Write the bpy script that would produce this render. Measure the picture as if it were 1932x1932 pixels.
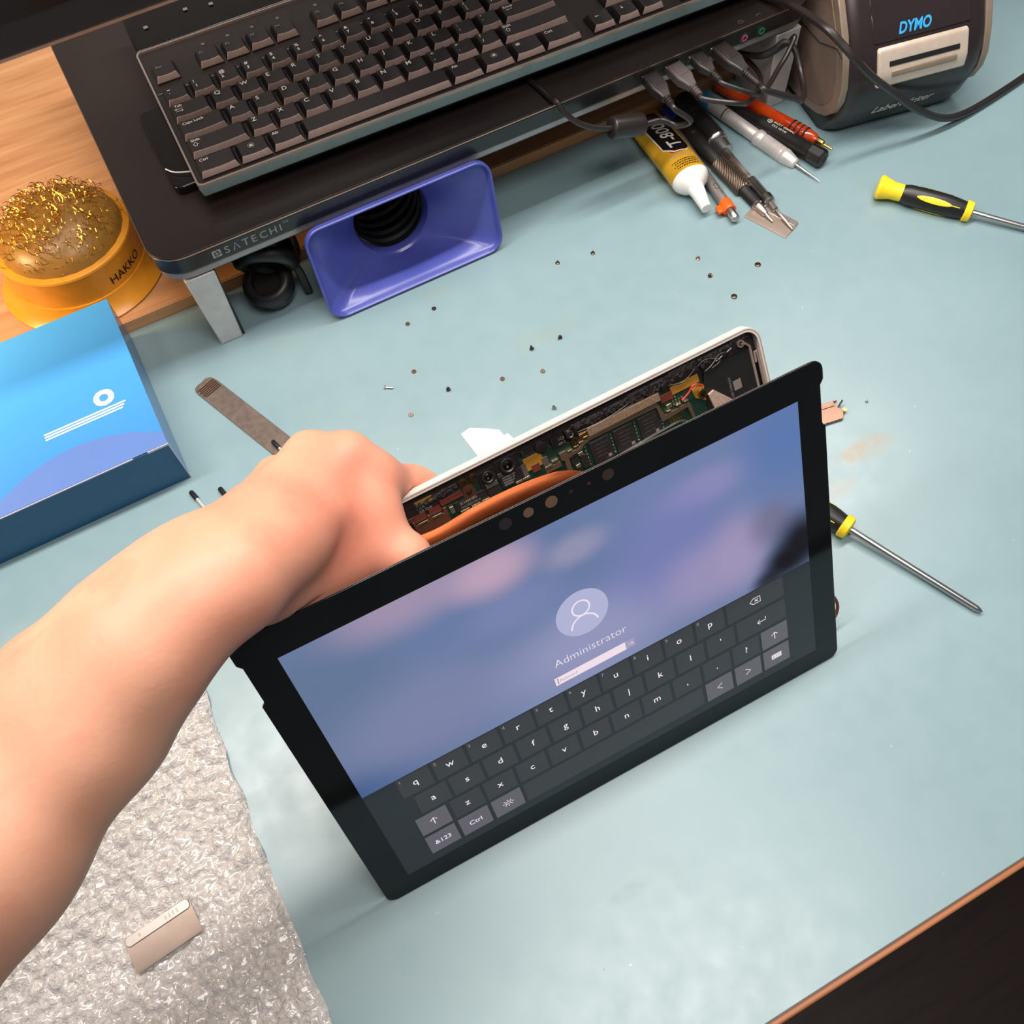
import bpy, bmesh, math, random
import numpy as np
from mathutils import Matrix, Vector

# ---------------------------------------------------------------- scene, camera, light
for o in list(bpy.data.objects):
    bpy.data.objects.remove(o, do_unlink=True)
SC = bpy.context.scene
COL = SC.collection
MM = 0.001            # all coordinates below are millimetres; mat surface is z = 0

cam = bpy.data.cameras.new('camera')
cam.sensor_fit = 'HORIZONTAL'; cam.sensor_width = 36.0
cam.lens = 36.0 * 1764.4 / 1932.0
cam.clip_start = 0.01
camo = bpy.data.objects.new('camera', cam); COL.objects.link(camo)
camo.matrix_world = Matrix(((0.88054, 0.43800, -0.18111, 0.0),
                            (-0.47025, 0.75954, -0.44941, 0.0),
                            (-0.05928, 0.48089, 0.87477, 0.53438),
                            (0, 0, 0, 1)))
SC.camera = camo

SC.view_settings.view_transform = 'Standard'
SC.view_settings.look = 'None'
SC.view_settings.exposure = 0.0
SC.view_settings.gamma = 1.0
SC.view_settings.use_curve_mapping = False

world = bpy.data.worlds.new('room_light'); SC.world = world
world.use_nodes = True
world.node_tree.nodes['Background'].inputs[0].default_value = (0.86, 0.93, 1.0, 1)
world.node_tree.nodes['Background'].inputs[1].default_value = 0.15

def area(name, loc, aim, sx, sy, power, color):
    l = bpy.data.lights.new(name, 'AREA'); l.shape = 'RECTANGLE'
    l.size = sx * MM; l.size_y = sy * MM; l.energy = power; l.color = color
    o = bpy.data.objects.new(name, l); COL.objects.link(o)
    o.location = Vector(loc) * MM
    d = (Vector(aim) - Vector(loc)).normalized()
    o.rotation_euler = d.to_track_quat('-Z', 'Y').to_euler()
    return o
area('bench_light_bar', (170, 475, 800), (170, 475, 0), 1300, 60, 12.4, (1.0, 0.93, 0.87))
area('ceiling_panel', (200, 780, 1500), (200, 780, 0), 800, 500, 6, (1.0, 0.95, 0.9))
area('ceiling_panel', (170, -60, 1100), (170, -60, 0), 560, 340, 6.8, (1.0, 0.93, 0.87))
area('desk_lamp', (-330, 600, 170), (-90, 610, 10), 90, 60, 0.9, (1.0, 0.66, 0.32))

# ---------------------------------------------------------------- materials
def lin(c):
    return tuple(((v / 255) / 12.92 if v / 255 <= 0.04045 else ((v / 255 + 0.055) / 1.055) ** 2.4) for v in c)

class NT:
    def __init__(s, name):
        s.m = bpy.data.materials.new(name); s.m.use_nodes = True
        s.t = s.m.node_tree; s.t.nodes.clear()
        s.out = s.n('ShaderNodeOutputMaterial')
    def n(s, typ, **kw):
        x = s.t.nodes.new(typ)
        for k, v in kw.items(): setattr(x, k, v)
        return x
    def l(s, a, b): s.t.links.new(a, b)
    def val(s, sock, v):
        if hasattr(v, 'is_linked') or isinstance(v, bpy.types.NodeSocket): s.l(v, sock)
        else: sock.default_value = v
    def coord(s, scale=(1, 1, 1)):
        tc = s.n('ShaderNodeTexCoord'); mp = s.n('ShaderNodeMapping')
        mp.inputs['Scale'].default_value = scale
        s.l(tc.outputs['Object'], mp.inputs['Vector']); return mp.outputs[0]
    def noise(s, vec, scale, detail=3, rough=0.5):
        x = s.n('ShaderNodeTexNoise'); s.l(vec, x.inputs['Vector'])
        x.inputs['Scale'].default_value = scale; x.inputs['Detail'].default_value = detail
        x.inputs['Roughness'].default_value = rough; return x.outputs['Fac']
    def ramp(s, f, stops):
        x = s.n('ShaderNodeValToRGB'); s.l(f, x.inputs[0]); e = x.color_ramp.elements
        while len(e) < len(stops): e.new(0.5)
        for i, (p, c) in enumerate(stops):
            e[i].position = p; e[i].color = (*c, 1) if len(c) == 3 else c
        return x.outputs[0]
    def mix(s, f, a, b, blend='MIX'):
        x = s.n('ShaderNodeMix', data_type='RGBA', blend_type=blend)
        for sock, v in ((x.inputs[0], f), (x.inputs[6], a), (x.inputs[7], b)):
            if isinstance(v, (tuple, list)): sock.default_value = (*v, 1) if len(v) == 3 else v
            else: s.val(sock, v)
        return x.outputs[2]
    def math(s, op, a, b=0.0, clamp=False):
        x = s.n('ShaderNodeMath', operation=op); x.use_clamp = clamp
        s.val(x.inputs[0], a); s.val(x.inputs[1], b); return x.outputs[0]
    def spot(s, vec, centre, rad, soft=0.5):
        """1 inside an ellipse (object metres), 0 outside"""
        sub = s.n('ShaderNodeVectorMath', operation='SUBTRACT'); s.l(vec, sub.inputs[0]); sub.inputs[1].default_value = centre
        dv = s.n('ShaderNodeVectorMath', operation='DIVIDE'); s.l(sub.outputs[0], dv.inputs[0]); dv.inputs[1].default_value = rad
        ln = s.n('ShaderNodeVectorMath', operation='LENGTH'); s.l(dv.outputs[0], ln.inputs[0])
        mr = s.n('ShaderNodeMapRange', interpolation_type='SMOOTHERSTEP'); s.l(ln.outputs['Value'], mr.inputs[0])
        mr.inputs[1].default_value = 1 - soft; mr.inputs[2].default_value = 1 + soft
        mr.inputs[3].default_value = 1; mr.inputs[4].default_value = 0
        return mr.outputs[0]
    def bump(s, h, strength=0.2, dist=0.001):
        b = s.n('ShaderNodeBump'); s.l(h, b.inputs['Height'])
        b.inputs['Strength'].default_value = strength; b.inputs['Distance'].default_value = dist
        return b.outputs[0]
    def bsdf(s, color, rough=0.5, metal=0.0, spec=0.5, normal=None, **kw):
        p = s.n('ShaderNodeBsdfPrincipled')
        if isinstance(color, (tuple, list)): p.inputs['Base Color'].default_value = (*color, 1)
        else: s.l(color, p.inputs['Base Color'])
        s.val(p.inputs['Roughness'], rough); s.val(p.inputs['Metallic'], metal)
        s.val(p.inputs['Specular IOR Level'], spec)
        if normal is not None: s.l(normal, p.inputs['Normal'])
        for k, v in kw.items():
            sock = p.inputs[k.replace('_', ' ')]
            if isinstance(v, (tuple, list)): sock.default_value = (*v, 1) if len(v) == 3 and sock.type == 'RGBA' else v
            else: s.val(sock, v)
        s.l(p.outputs[0], s.out.inputs[0]); return p

def plain(name, rgb, rough=0.45, metal=0.0, spec=0.5, var=0.08, scale=120, bump=0.0, **kw):
    """a material with slight procedural tone variation (and optional fine relief)"""
    t = NT(name); c = lin(rgb); v = t.coord()
    n = t.noise(v, scale, 4)
    col = t.ramp(n, [(0.25, tuple(x * (1 - var) for x in c)), (0.75, tuple(min(1, x * (1 + var)) for x in c))])
    nb = t.bump(t.noise(v, scale * 8, 2), bump, 0.0004) if bump else None
    t.bsdf(col, rough, metal, spec, nb, **kw); return t.m

def emit_flat(name, rgb, k=1.0, rough=0.12):
    t = NT(name); c = lin(rgb)
    t.bsdf((0.004, 0.004, 0.005), rough, 0, 0.5, None, Emission_Color=c, Emission_Strength=k); return t.m

M = {}
M['black_plastic'] = plain('black_plastic', (24, 22, 22), 0.42, bump=0.05)
M['matte_black'] = plain('matte_black', (14, 13, 13), 0.6)
M['gloss_black'] = plain('gloss_black', (12, 12, 13), 0.16)
M['rubber'] = plain('cable_rubber', (36, 30, 29), 0.36, bump=0.03)
M['rubber_grey'] = plain('plug_rubber_grey', (78, 68, 66), 0.45, bump=0.05)
M['plug_dark'] = plain('plug_rubber_dark', (38, 32, 31), 0.4, bump=0.08)
M['silver'] = plain('silver_metal', (190, 186, 184), 0.28, 1.0)
M['steel'] = plain('steel', (186, 174, 168), 0.3, 1.0, scale=300, var=0.15)
M['dark_steel'] = plain('dark_steel', (92, 84, 80), 0.36, 1.0)
M['silver_paint'] = plain('silver_paint', (206, 200, 196), 0.36, 0.3)
M['white_plastic'] = plain('white_plastic', (240, 236, 230), 0.35)
M['white_ink'] = plain('white_ink', (226, 218, 208), 0.5, var=0.02)
M['grey_ink'] = plain('grey_ink', (150, 146, 142), 0.5, var=0.02)
M['dim_ink'] = plain('dim_ink', (120, 110, 104), 0.5, var=0.02)
M['faint_ink'] = plain('faint_ink', (74, 66, 62), 0.5, var=0.02)
M['black_ink'] = plain('black_ink', (26, 22, 18), 0.5, var=0.02)
M['brass'] = plain('brass', (200, 160, 90), 0.3, 1.0)
M['gold'] = plain('gold_contact', (196, 152, 84), 0.35, 1.0)
M['copper_part'] = plain('copper_part', (128, 80, 62), 0.4, 0.7)
M['yellow'] = plain('yellow_plastic', (246, 214, 40), 0.35)
M['orange_clip'] = plain('orange_plastic', (240, 96, 26), 0.3)
M['red_wire'] = plain('red_wire', (190, 44, 34), 0.4)
M['cyan_plastic'] = plain('cyan_plastic', (20, 130, 165), 0.35)
M['dark_blue'] = plain('dark_blue_plastic', (24, 36, 110), 0.35)  # the driver rear cap's own dark blue, not emissive
M['pcb'] = plain('pcb_green', (24, 50, 39), 0.4, var=0.2, scale=400)
M['chip'] = plain('chip_black', (34, 29, 28), 0.45)
M['kapton'] = plain('kapton_tape', (158, 112, 44), 0.35, var=0.12)
M['dark_red'] = plain('dark_red_tape', (98, 44, 32), 0.45)
M['shield'] = plain('shield_metal', (136, 112, 92), 0.4, 0.75)
M['tin'] = plain('tin_contact', (206, 192, 160), 0.3, 0.9)
M['foam'] = plain('conductive_foam', (134, 110, 88), 0.7, 0.35, var=0.5, scale=1500, bump=0.4)
M['foam_light'] = plain('conductive_foam_light', (186, 158, 142), 0.65, 0.35, var=0.5, scale=1500, bump=0.4)
M['adhesive'] = plain('torn_adhesive', (46, 40, 38), 0.35, var=0.6, scale=500, bump=0.6)
M['tape_dark'] = plain('adhesive_tape', (34, 30, 29), 0.4, var=0.35, scale=260, bump=0.25)
M['chassis'] = plain('magnesium_shell', (226, 216, 208), 0.4, 0.25)
M['chassis_in'] = plain('shell_inside', (30, 26, 25), 0.5, var=0.3)
M['rib'] = plain('shell_rib', (170, 150, 138), 0.45, 0.4)
M['paper'] = plain('white_paper', (250, 250, 248), 0.6, var=0.01)
M['skin_dummy'] = None

def wood(name, a, b, rough=0.45):
    t = NT(name); v = t.coord((3, 40, 40))
    n = t.noise(v, 2.2, 6, 0.6); n2 = t.noise(v, 9, 3)
    c = t.ramp(t.math('ADD', t.math('MULTIPLY', n, 0.75), t.math('MULTIPLY', n2, 0.25)), [(0.3, lin(a)), (0.7, lin(b))])
    t.bsdf(c, rough, 0, 0.4, t.bump(n2, 0.1)); return t.m
M['wood'] = wood('pine_wood', (176, 118, 76), (212, 160, 112))
M['wood_edge'] = wood('wood_edge', (190, 136, 92), (216, 166, 120))
M['bench_edge'] = wood('bench_edge', (150, 92, 58), (186, 124, 84))

# ---------------------------------------------------------------- mesh helpers
def frame_from(x, y=None, up=(0, 0, 1)):
    x = Vector(x).normalized(); up = Vector(up)
    z = (up - x * up.dot(x))
    if z.length < 1e-6: z = Vector((0, 1, 0)) - x * x.y
    z.normalize(); y = z.cross(x)
    return Matrix((x, y, z)).transposed()

class MB:
    def __init__(s): s.v = []; s.f = []
    def add(s, vs, fs, M4=None):
        b = len(s.v)
        if M4 is not None: vs = [tuple(M4 @ Vector(p)) for p in vs]
        s.v += [tuple(p) for p in vs]; s.f += [tuple(i + b for i in f) for f in fs]; return s
    def box(s, x0, x1, y0, y1, z0, z1, M4=None):
        return s.add([(x, y, z) for z in (z0, z1) for y in (y0, y1) for x in (x0, x1)],
                     [(0, 2, 3, 1), (4, 5, 7, 6), (0, 1, 5, 4), (2, 6, 7, 3), (0, 4, 6, 2), (1, 3, 7, 5)], M4)
    def prism(s, poly, z0, z1, M4=None):
        n = len(poly)
        vs = [(x, y, z0) for x, y in poly] + [(x, y, z1) for x, y in poly]
        fs = [tuple(range(n - 1, -1, -1)), tuple(range(n, 2 * n))] + [(i, (i + 1) % n, n + (i + 1) % n, n + i) for i in range(n)]
        return s.add(vs, fs, M4)
    def loft(s, rings, close=True, caps=True):
        n = len(rings[0]); vs = [p for r in rings for p in r]; fs = []
        for k in range(len(rings) - 1):
            for i in range(n if close else n - 1):
                j = (i + 1) % n
                fs.append((k * n + i, k * n + j, (k + 1) * n + j, (k + 1) * n + i))
        if caps:
            fs.append(tuple(range(n - 1, -1, -1))); fs.append(tuple(range((len(rings) - 1) * n, len(rings) * n)))
        return s.add(vs, fs)
    def lathe(s, prof, seg=20, M4=None, caps=True, sq=1.0):
        """prof: (t, r) along local +x"""
        m = MB(); rings = [[(t, r * math.cos(2 * math.pi * i / seg), sq * r * math.sin(2 * math.pi * i / seg)) for i in range(seg)] for t, r in prof]
        m.loft(rings, True, caps); return s.add(m.v, m.f, M4)
    def tube(s, path, r, seg=10, caps=True):
        P = [Vector(p) for p in path]; rings = []; up = Vector((0.13, 0.21, 1))
        rr = r if isinstance(r, (list, tuple)) else [r] * len(P)
        nrm = None
        for i, p in enumerate(P):
            t = (P[min(i + 1, len(P) - 1)] - P[max(i - 1, 0)]).normalized()
            if nrm is None: nrm = (up - t * up.dot(t)).normalized()
            else: nrm = (nrm - t * nrm.dot(t)).normalized()
            b = t.cross(nrm)
            rings.append([tuple(p + (nrm * math.cos(a) + b * math.sin(a)) * rr[i]) for a in [2 * math.pi * k / seg for k in range(seg)]])
        return s.loft(rings, True, caps)
    def build(s, name, mat, parent=None, smooth=35, bevel=0, seg=2, loc=None, shared=None):
        me = bpy.data.meshes.new(name)
        me.from_pydata([(x * MM, y * MM, z * MM) for x, y, z in s.v], [], s.f)
        me.validate(); me.update()
        if smooth:
            me.polygons.foreach_set('use_smooth', [True] * len(me.polygons))
            me.set_sharp_from_angle(angle=math.radians(smooth))
        if mat is not None: me.materials.append(M[mat] if isinstance(mat, str) else mat)
        return link(name, me, parent, loc, bevel, seg)

def link(name, me, parent=None, loc=None, bevel=0, seg=2):
    o = bpy.data.objects.new(name, me); COL.objects.link(o)
    if parent is not None: o.parent = parent
    if loc is not None: o.location = Vector(loc) * MM
    if bevel:
        b = o.modifiers.new('edge', 'BEVEL'); b.width = bevel * MM; b.segments = seg; b.limit_method = 'ANGLE'; b.angle_limit = math.radians(40)
        b.harden_normals = False
    return o

def tag(o, label, cat, group=None, kind=None):
    o['label'] = label
    if cat: o['category'] = cat
    if group: o['group'] = group
    if kind: o['kind'] = kind
    return o

def thing(name, label, cat, loc=(0, 0, 0), rot=None, group=None):
    o = bpy.data.objects.new(name, None); COL.objects.link(o); o.empty_display_size = 0.01
    m = Matrix.Identity(4)
    if rot is not None: m = (Matrix.Rotation(math.radians(rot), 3, 'Z') if isinstance(rot, (int, float)) else rot).to_4x4()
    m.translation = Vector(loc) * MM
    o.matrix_world = m
    return tag(o, label, cat, group)

def rrect(x0, x1, y0, y1, r, n=6):
    pts = []
    for cx, cy, a0 in ((x1 - r, y1 - r, 0), (x0 + r, y1 - r, 90), (x0 + r, y0 + r, 180), (x1 - r, y0 + r, 270)):
        for k in range(n + 1):
            a = math.radians(a0 + 90 * k / n); pts.append((cx + r * math.cos(a), cy + r * math.sin(a)))
    return pts

def spline(pts, n=10):
    P = [Vector(p) for p in pts]; out = []
    for i in range(len(P) - 1):
        p0, p1, p2, p3 = P[max(i - 1, 0)], P[i], P[i + 1], P[min(i + 2, len(P) - 1)]
        for k in range(n):
            t = k / n
            out.append(0.5 * ((2 * p1) + (p2 - p0) * t + (2 * p0 - 5 * p1 + 4 * p2 - p3) * t * t + (3 * p1 - p0 - 3 * p2 + p3) * t ** 3))
    out.append(P[-1]); return [tuple(p) for p in out]

_txt = {}
def text_geo(body, size=1.0, align='LEFT', bold=0.0, spacing=1.0):
    """flat glyph outlines, mm, baseline at y = 0"""
    key = (body, align, bold, spacing)
    if key not in _txt:
        c = bpy.data.curves.new('t', 'FONT'); c.body = body; c.size = 1.0; c.align_x = align
        c.resolution_u = 3; c.offset = bold; c.space_character = spacing
        ob = bpy.data.objects.new('t', c)
        me = bpy.data.meshes.new_from_object(ob)
        _txt[key] = ([tuple(v.co) for v in me.vertices], [tuple(p.vertices) for p in me.polygons])
        bpy.data.objects.remove(ob); bpy.data.curves.remove(c); bpy.data.meshes.remove(me)
    v, f = _txt[key]
    return [(x * size, y * size, 0) for x, y, z in v], f

def dense(geo, cuts=3):
    # the same glyphs with a finer mesh, so they can follow a curved surface
    bm = bmesh.new(); vs = [bm.verts.new(p) for p in geo[0]]
    for f in geo[1]: bm.faces.new([vs[i] for i in f])
    bmesh.ops.triangulate(bm, faces=bm.faces[:]); bmesh.ops.subdivide_edges(bm, edges=bm.edges[:], cuts=cuts, use_grid_fill=True)
    bm.verts.index_update(); out = ([tuple(v.co) for v in bm.verts], [tuple(v.index for v in f.verts) for f in bm.faces]); bm.free(); return out

def stroke(mb, pts, w, z=0.0, closed=False):
    """a flat line of width w through 2-D points"""
    P = [Vector((p[0], p[1])) for p in pts]; n = len(P)
    L, Rr = [], []
    for i in range(n):
        a = P[i - 1] if (i or closed) else P[i]; b = P[(i + 1) % n] if (i < n - 1 or closed) else P[i]
        t = (b - a).normalized(); nn = Vector((-t.y, t.x)) * w / 2
        L.append((*(P[i] + nn), z)); Rr.append((*(P[i] - nn), z))
    m = n if closed else n - 1
    mb.add(L + Rr, [(n + i, n + (i + 1) % n, (i + 1) % n, i) for i in range(m)])

def T4(loc=(0, 0, 0), rot=None):
    m = (rot or Matrix.Identity(3)).to_4x4(); m.translation = Vector(loc); return m

def on_axis(A, B):
    """frame with +x from A to B"""
    return T4(A, frame_from(Vector(B) - Vector(A)))

def rod_thing(name, label, cat, A, B, parts, group=None, seg=20):
    """a pen-like thing lying from A to B; parts = (name, material, [(t, r)...])"""
    root = thing(name, label, cat, A, frame_from(Vector(B) - Vector(A)), group)
    for p in parts:
        MB().lathe(p[2], p[3] if len(p) > 3 else seg).build(p[0], p[1], root)
    return root
# ---------------------------------------------------------------- setting
def mat_surface():
    t = NT('teal_mat'); v = t.coord()
    n = t.noise(v, 5, 3); n2 = t.noise(v, 60, 4)
    col = t.ramp(n, [(0.3, lin((124, 150, 156))), (0.7, lin((134, 160, 165)))])
    # tan solder stains and a few darker smudges that belong to the mat
    for c, r, k, rgb in (((.336, .200, 0), (.019, .0075, 1), .5, (158, 128, 84)), ((.326, .2015, 0), (.007, .005, 1), .3, (150, 116, 74)),
                         ((.302, .184, 0), (.012, .006, 1), .25, (178, 136, 92)), ((.149, .470, 0), (.010, .004, 1), .22, (150, 140, 90)),
                         ((.057, .041, 0), (.011, .0035, 1), .45, (92, 128, 130)), ((.083, .033, 0), (.004, .010, 1), .2, (90, 124, 126)),
                         ((.115, .105, 0), (.030, .012, 1), .15, (118, 130, 124)), ((.20, .392, 0), (.028, .006, 1), .16, (150, 158, 110))):
        w = t.spot(v, c, r, 0.7)
        w = t.math('MULTIPLY', w, t.math('MULTIPLY', t.ramp(t.noise(v, 160, 3), [(0.3, (0.3,) * 3), (0.65, (1,) * 3)]), k))
        col = t.mix(w, col, lin(rgb))
    # pale scuffs and dark specks
    sv = t.coord((60, 380, 1))
    sc = t.ramp(t.noise(sv, 1.0, 2), [(0.735, (0,) * 3), (0.77, (1,) * 3)])
    sc = t.math('MULTIPLY', sc, t.ramp(t.noise(v, 14, 1), [(0.5, (0,) * 3), (0.6, (1,) * 3)]))
    col = t.mix(t.math('MULTIPLY', sc, 0.35), col, lin((170, 214, 222)))
    vo = t.n('ShaderNodeTexVoronoi'); t.l(v, vo.inputs['Vector']); vo.inputs['Scale'].default_value = 75
    near = t.math('LESS_THAN', vo.outputs['Distance'], 0.05)
    rnd = t.n('ShaderNodeSeparateColor'); t.l(vo.outputs['Color'], rnd.inputs[0])
    near = t.math('MULTIPLY', near, t.math('GREATER_THAN', rnd.outputs[0], 0.84))
    col = t.mix(t.math('MULTIPLY', near, 0.5), col, t.mix(rnd.outputs[1], lin((70, 84, 84)), lin((200, 224, 226))))
    rg = t.ramp(n2, [(0.3, (0.33,) * 3), (0.7, (0.42,) * 3)])
    h = t.math('ADD', t.math('MULTIPLY', t.noise(v, 220, 3), 0.5), t.math('MULTIPLY', n, 0.6))
    t.bsdf(col, rg, 0, 0.9, t.bump(h, 0.1, 0.0006)); return t.m
M['mat'] = mat_surface()
M['floor'] = wood('dark_floor', (40, 26, 22), (58, 38, 32), 0.5)
M['wall'] = plain('painted_wall', (150, 146, 140), 0.7, scale=12)

tag(MB().box(-2600, 2600, -1800, 1300, -790, -760).build('floor', 'floor'), 'dark brown floor far below the bench edge', None, kind='structure')
tag(MB().box(-2600, 2600, 1300, 1340, -790, 2000).build('wall_back', 'wall'), 'plain painted wall behind the bench', None, kind='structure')

bench = thing('workbench', 'wooden workbench whose brown front edge shows past the teal mat', 'workbench', (300, 350, -760))
MB().box(-1300, 900, -397.5, 570, 722, 757.8).build('bench_top', 'bench_edge', bench, bevel=1.2)
for x in (-1240, 780):
    for y in (-340, 470):
        MB().box(x, x + 60, y, y + 60, 0, 722).build('leg', 'bench_edge', bench, bevel=2)
mato = MB().prism(rrect(-900, 1150, -43.6, 555, 6), -2.2, 0).build('work_mat', 'mat', bevel=0.5)
tag(mato, 'large teal anti-static work mat covering the bench', 'mat')
board = thing('wooden_board', 'pale pine board lying along the back of the bench behind the mat', 'board', (300, 740, -2))
MB().box(-1200, 186, -184, 180, 0, 12.5).build('plank', 'wood', board, bevel=0.6)
MB().box(-1200, 186, -184.9, -184.05, 0.3, 12.0).build('edge_band', 'wood_edge', board)

# ---------------------------------------------------------------- monitor stand
def dusty_black():
    t = NT('dusty_black'); v = t.coord()
    n = t.noise(v, 7, 4); n2 = t.noise(v, 900, 2)
    col = t.ramp(n, [(0.3, lin((34, 28, 27))), (0.7, lin((47, 39, 37)))])
    dust = t.ramp(n2, [(0.70, (0,) * 3), (0.78, (1,) * 3)])
    col = t.mix(t.math('MULTIPLY', dust, 0.35), col, lin((150, 130, 116)))
    t.bsdf(col, t.ramp(n, [(0.3, (0.3,) * 3), (0.7, (0.42,) * 3)]), 0, 0.45); return t.m
M['stand_top'] = dusty_black()
M['stand_face'] = plain('stand_face', (34, 35, 35), 0.22)
M['stand_trim'] = plain('stand_trim', (150, 146, 146), 0.35, 0.5)
M['leg_metal'] = plain('leg_metal', (200, 198, 196), 0.4, 0.2)
M['stand_line'] = plain('stand_line', (200, 160, 140), 0.3, 0.9)
st = thing('monitor_stand', 'long black monitor stand with a logo and usb ports on its front edge', 'monitor stand', (240, 600, 0))
SX0, SX1, SY0, SY1 = -266, 265, -95, 200      # local
MB().prism(rrect(SX0 + .6, SX1 - .6, SY0 + .6, SY1, 21), 89.2, 90.2).build('top_plate', 'stand_top', st, smooth=20, bevel=0.3)
MB().prism(rrect(SX0 + .2, SX1 - .2, SY0 + .2, SY1, 21.4), 88.3, 89.2).build('edge_line', 'stand_line', st, smooth=20)
MB().prism(rrect(SX0, SX1, SY0, SY1, 22), 76, 88.3).build('body', 'stand_face', st, smooth=20, bevel=0.8)
MB().prism(rrect(SX0 + 2, SX1 - 2, SY0 + 1.5, SY1 - 2, 20), 69, 76).build('lower_trim', 'stand_trim', st, smooth=20, bevel=1.5)
MB().prism(rrect(SX0 + 5, SX1 - 5, SY0 + 5, SY1 - 4, 18), 67.5, 69).build('underside', 'matte_black', st)
for x0, x1, w in ((-250, -232, 2.5), (234.5, 254, 2.5)):
    for y0, y1, zb in ((SY0 + 2, SY0 + 46.5, 0), (0, 90, 10.6)):
        lg = MB().loft([[(x0 + .5, y0, zb), (x1 - .5, y0, zb), (x1 - .5, y1, zb), (x0 + .5, y1, zb)],
                        [(x0 - w, y0, 67.5), (x1 + 1, y0, 67.5), (x1 + 1, y1, 67.5), (x0 - w, y1, 67.5)]])
        l = lg.build('leg', 'leg_metal', st, bevel=1.0)
        MB().box(x1 - .3, x1 + 1.6, y0 + 1, y1 - 1, zb + 1, 67).build('inner_panel', 'matte_black', l)
# logo and lettering on the front face
FR = Matrix(((1, 0, 0), (0, 0, -1), (0, 1, 0)))          # x right, y up, facing -Y
def on_face(mb, geo, x, z, dy=0.12):
    mb.add(geo[0], geo[1], T4((x, SY0 - dy, z), FR))
lg = MB()
m2 = MB()
for poly in ([(0, 0), (2.6, 0), (1.4, 1.6), (1.4, 4.4), (0, 6)], [(3.2, 0), (6.2, 0), (6.2, 2.6), (4.8, 1.4), (2, 1.4)],
             [(6.2, 3.2), (6.2, 6), (3.4, 6), (4.8, 4.6), (4.8, 2)], [(2.8, 6), (0.2, 6), (1.4, 4.6), (4.2, 4.6)]):
    m2.add([(x, y, 0) for x, y in poly], [tuple(range(len(poly)))])
m2.add([(2.2, 2.2, 0), (4, 2.2, 0), (4, 3.8, 0), (2.2, 3.8, 0)], [(0, 1, 2, 3)])
lg.add(m2.v, m2.f, T4((-228, SY0 - .12, 79.2), FR))
lg.build('logo_mark', 'grey_ink', st, smooth=0)
x = -219.5
tx = MB()
for ch in 'S^TECHI':
    if ch == '^':
        s = MB(); stroke(s, [(0, 0), (2.1, 5.9), (4.2, 0)], 0.85); on_face(tx, (s.v, s.f), x, 79.4); x += 6.6; continue
    on_face(tx, text_geo(ch, 8.3, bold=0.004), x, 79.4)
    x += {'S': 6.3, 'T': 6.3, 'E': 6.0, 'C': 7.0, 'H': 7.4, 'I': 3.4}[ch]
on_face(tx, text_geo('TM', 3.0), x - .2, 84.2)
tx.build('lettering', 'grey_ink', st, smooth=0)
# port bay on the right of the front face
bay = MB().box(102, 208, SY0 - .25, SY0 + .5, 77.2, 87.0).build('port_bay', 'matte_black', st, bevel=0.15)
for xp in (113, 133, 153, 172.5):
    MB().box(xp - 6.6, xp + 6.6, SY0 - .5, SY0, 79.0, 85.2).build('usb_port', 'chip', bay)
for xj, mt, rgb in ((197.5, 'jack_pink', (190, 84, 130)), (213, 'jack_green', (30, 130, 84))):
    M[mt] = plain(mt, rgb, 0.35)
    J = T4((xj, SY0 + .2, 80.2), Matrix(((0, 0, 1), (-1, 0, 0), (0, -1, 0))))
    j = MB().lathe([(0, 4.6), (.5, 4.6), (.6, 4.2), (.6, 2.6)], 24, J).build('jack_socket', 'stand_face', st)
    MB().lathe([(.4, 2.7), (1.1, 2.7), (1.1, 1.5), (.2, 1.5)], 20, J).build('jack_ring', mt, j)
    MB().lathe([(.3, 1.5), (.5, 1.5)], 16, J).build('jack_hole', 'matte_black', j)
ic = MB()
stroke(ic, [(196 + 1.7 * math.cos(a), -89.5 + 1.7 * math.sin(a)) for a in np.linspace(0, 2 * math.pi, 14)[:-1]], .45, 90.35, True)
stroke(ic, [(212 + 1.9 * math.cos(a), -90.6 + 1.9 * math.sin(a)) for a in np.linspace(.2, 2.9, 8)], .5, 90.35)
stroke(ic, [(197.7, -89.5), (199.4, -90.4)], .45, 90.35)
ic.build('port_icon', 'dim_ink', st, smooth=0)

# ---------------------------------------------------------------- keyboard
KR = Matrix(((0.99955, 0.03006, -0.00107), (-0.03008, 0.99891, -0.03565), (0.0, 0.03566, 0.99936)))
KO = (29.19, 561.11, 112.26)
kb = thing('keyboard', 'full-size black desktop keyboard with a silver rim on the monitor stand', 'keyboard', KO, KR)
M['kb_shell'] = plain('keyboard_shell', (42, 36, 35), 0.4, bump=0.04)
M['kb_rim'] = plain('keyboard_rim', (206, 184, 172), 0.26, 0.7)
M['kb_front'] = plain('keyboard_front_strip', (126, 140, 138), 0.34, 0.55)
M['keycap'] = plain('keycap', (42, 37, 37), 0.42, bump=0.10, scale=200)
M['skirt_lit'] = plain('keycap_skirt_lit', (186, 158, 148), 0.5, bump=0.06, scale=200)  # key fronts: same plastic as the tops, front light painted in as paler colour
M['kb_gloss'] = plain('keyboard_gloss', (20, 17, 17), 0.14)
MB().prism(rrect(-4.2, 445, -24.6, 124, 4), -8, -1.4).build('deck', 'kb_shell', kb, smooth=25)
MB().prism(rrect(-2.5, 443, -22.5, 165, 4), -14.2, -7).build('base', 'matte_black', kb, smooth=25, bevel=1.5)
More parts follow.
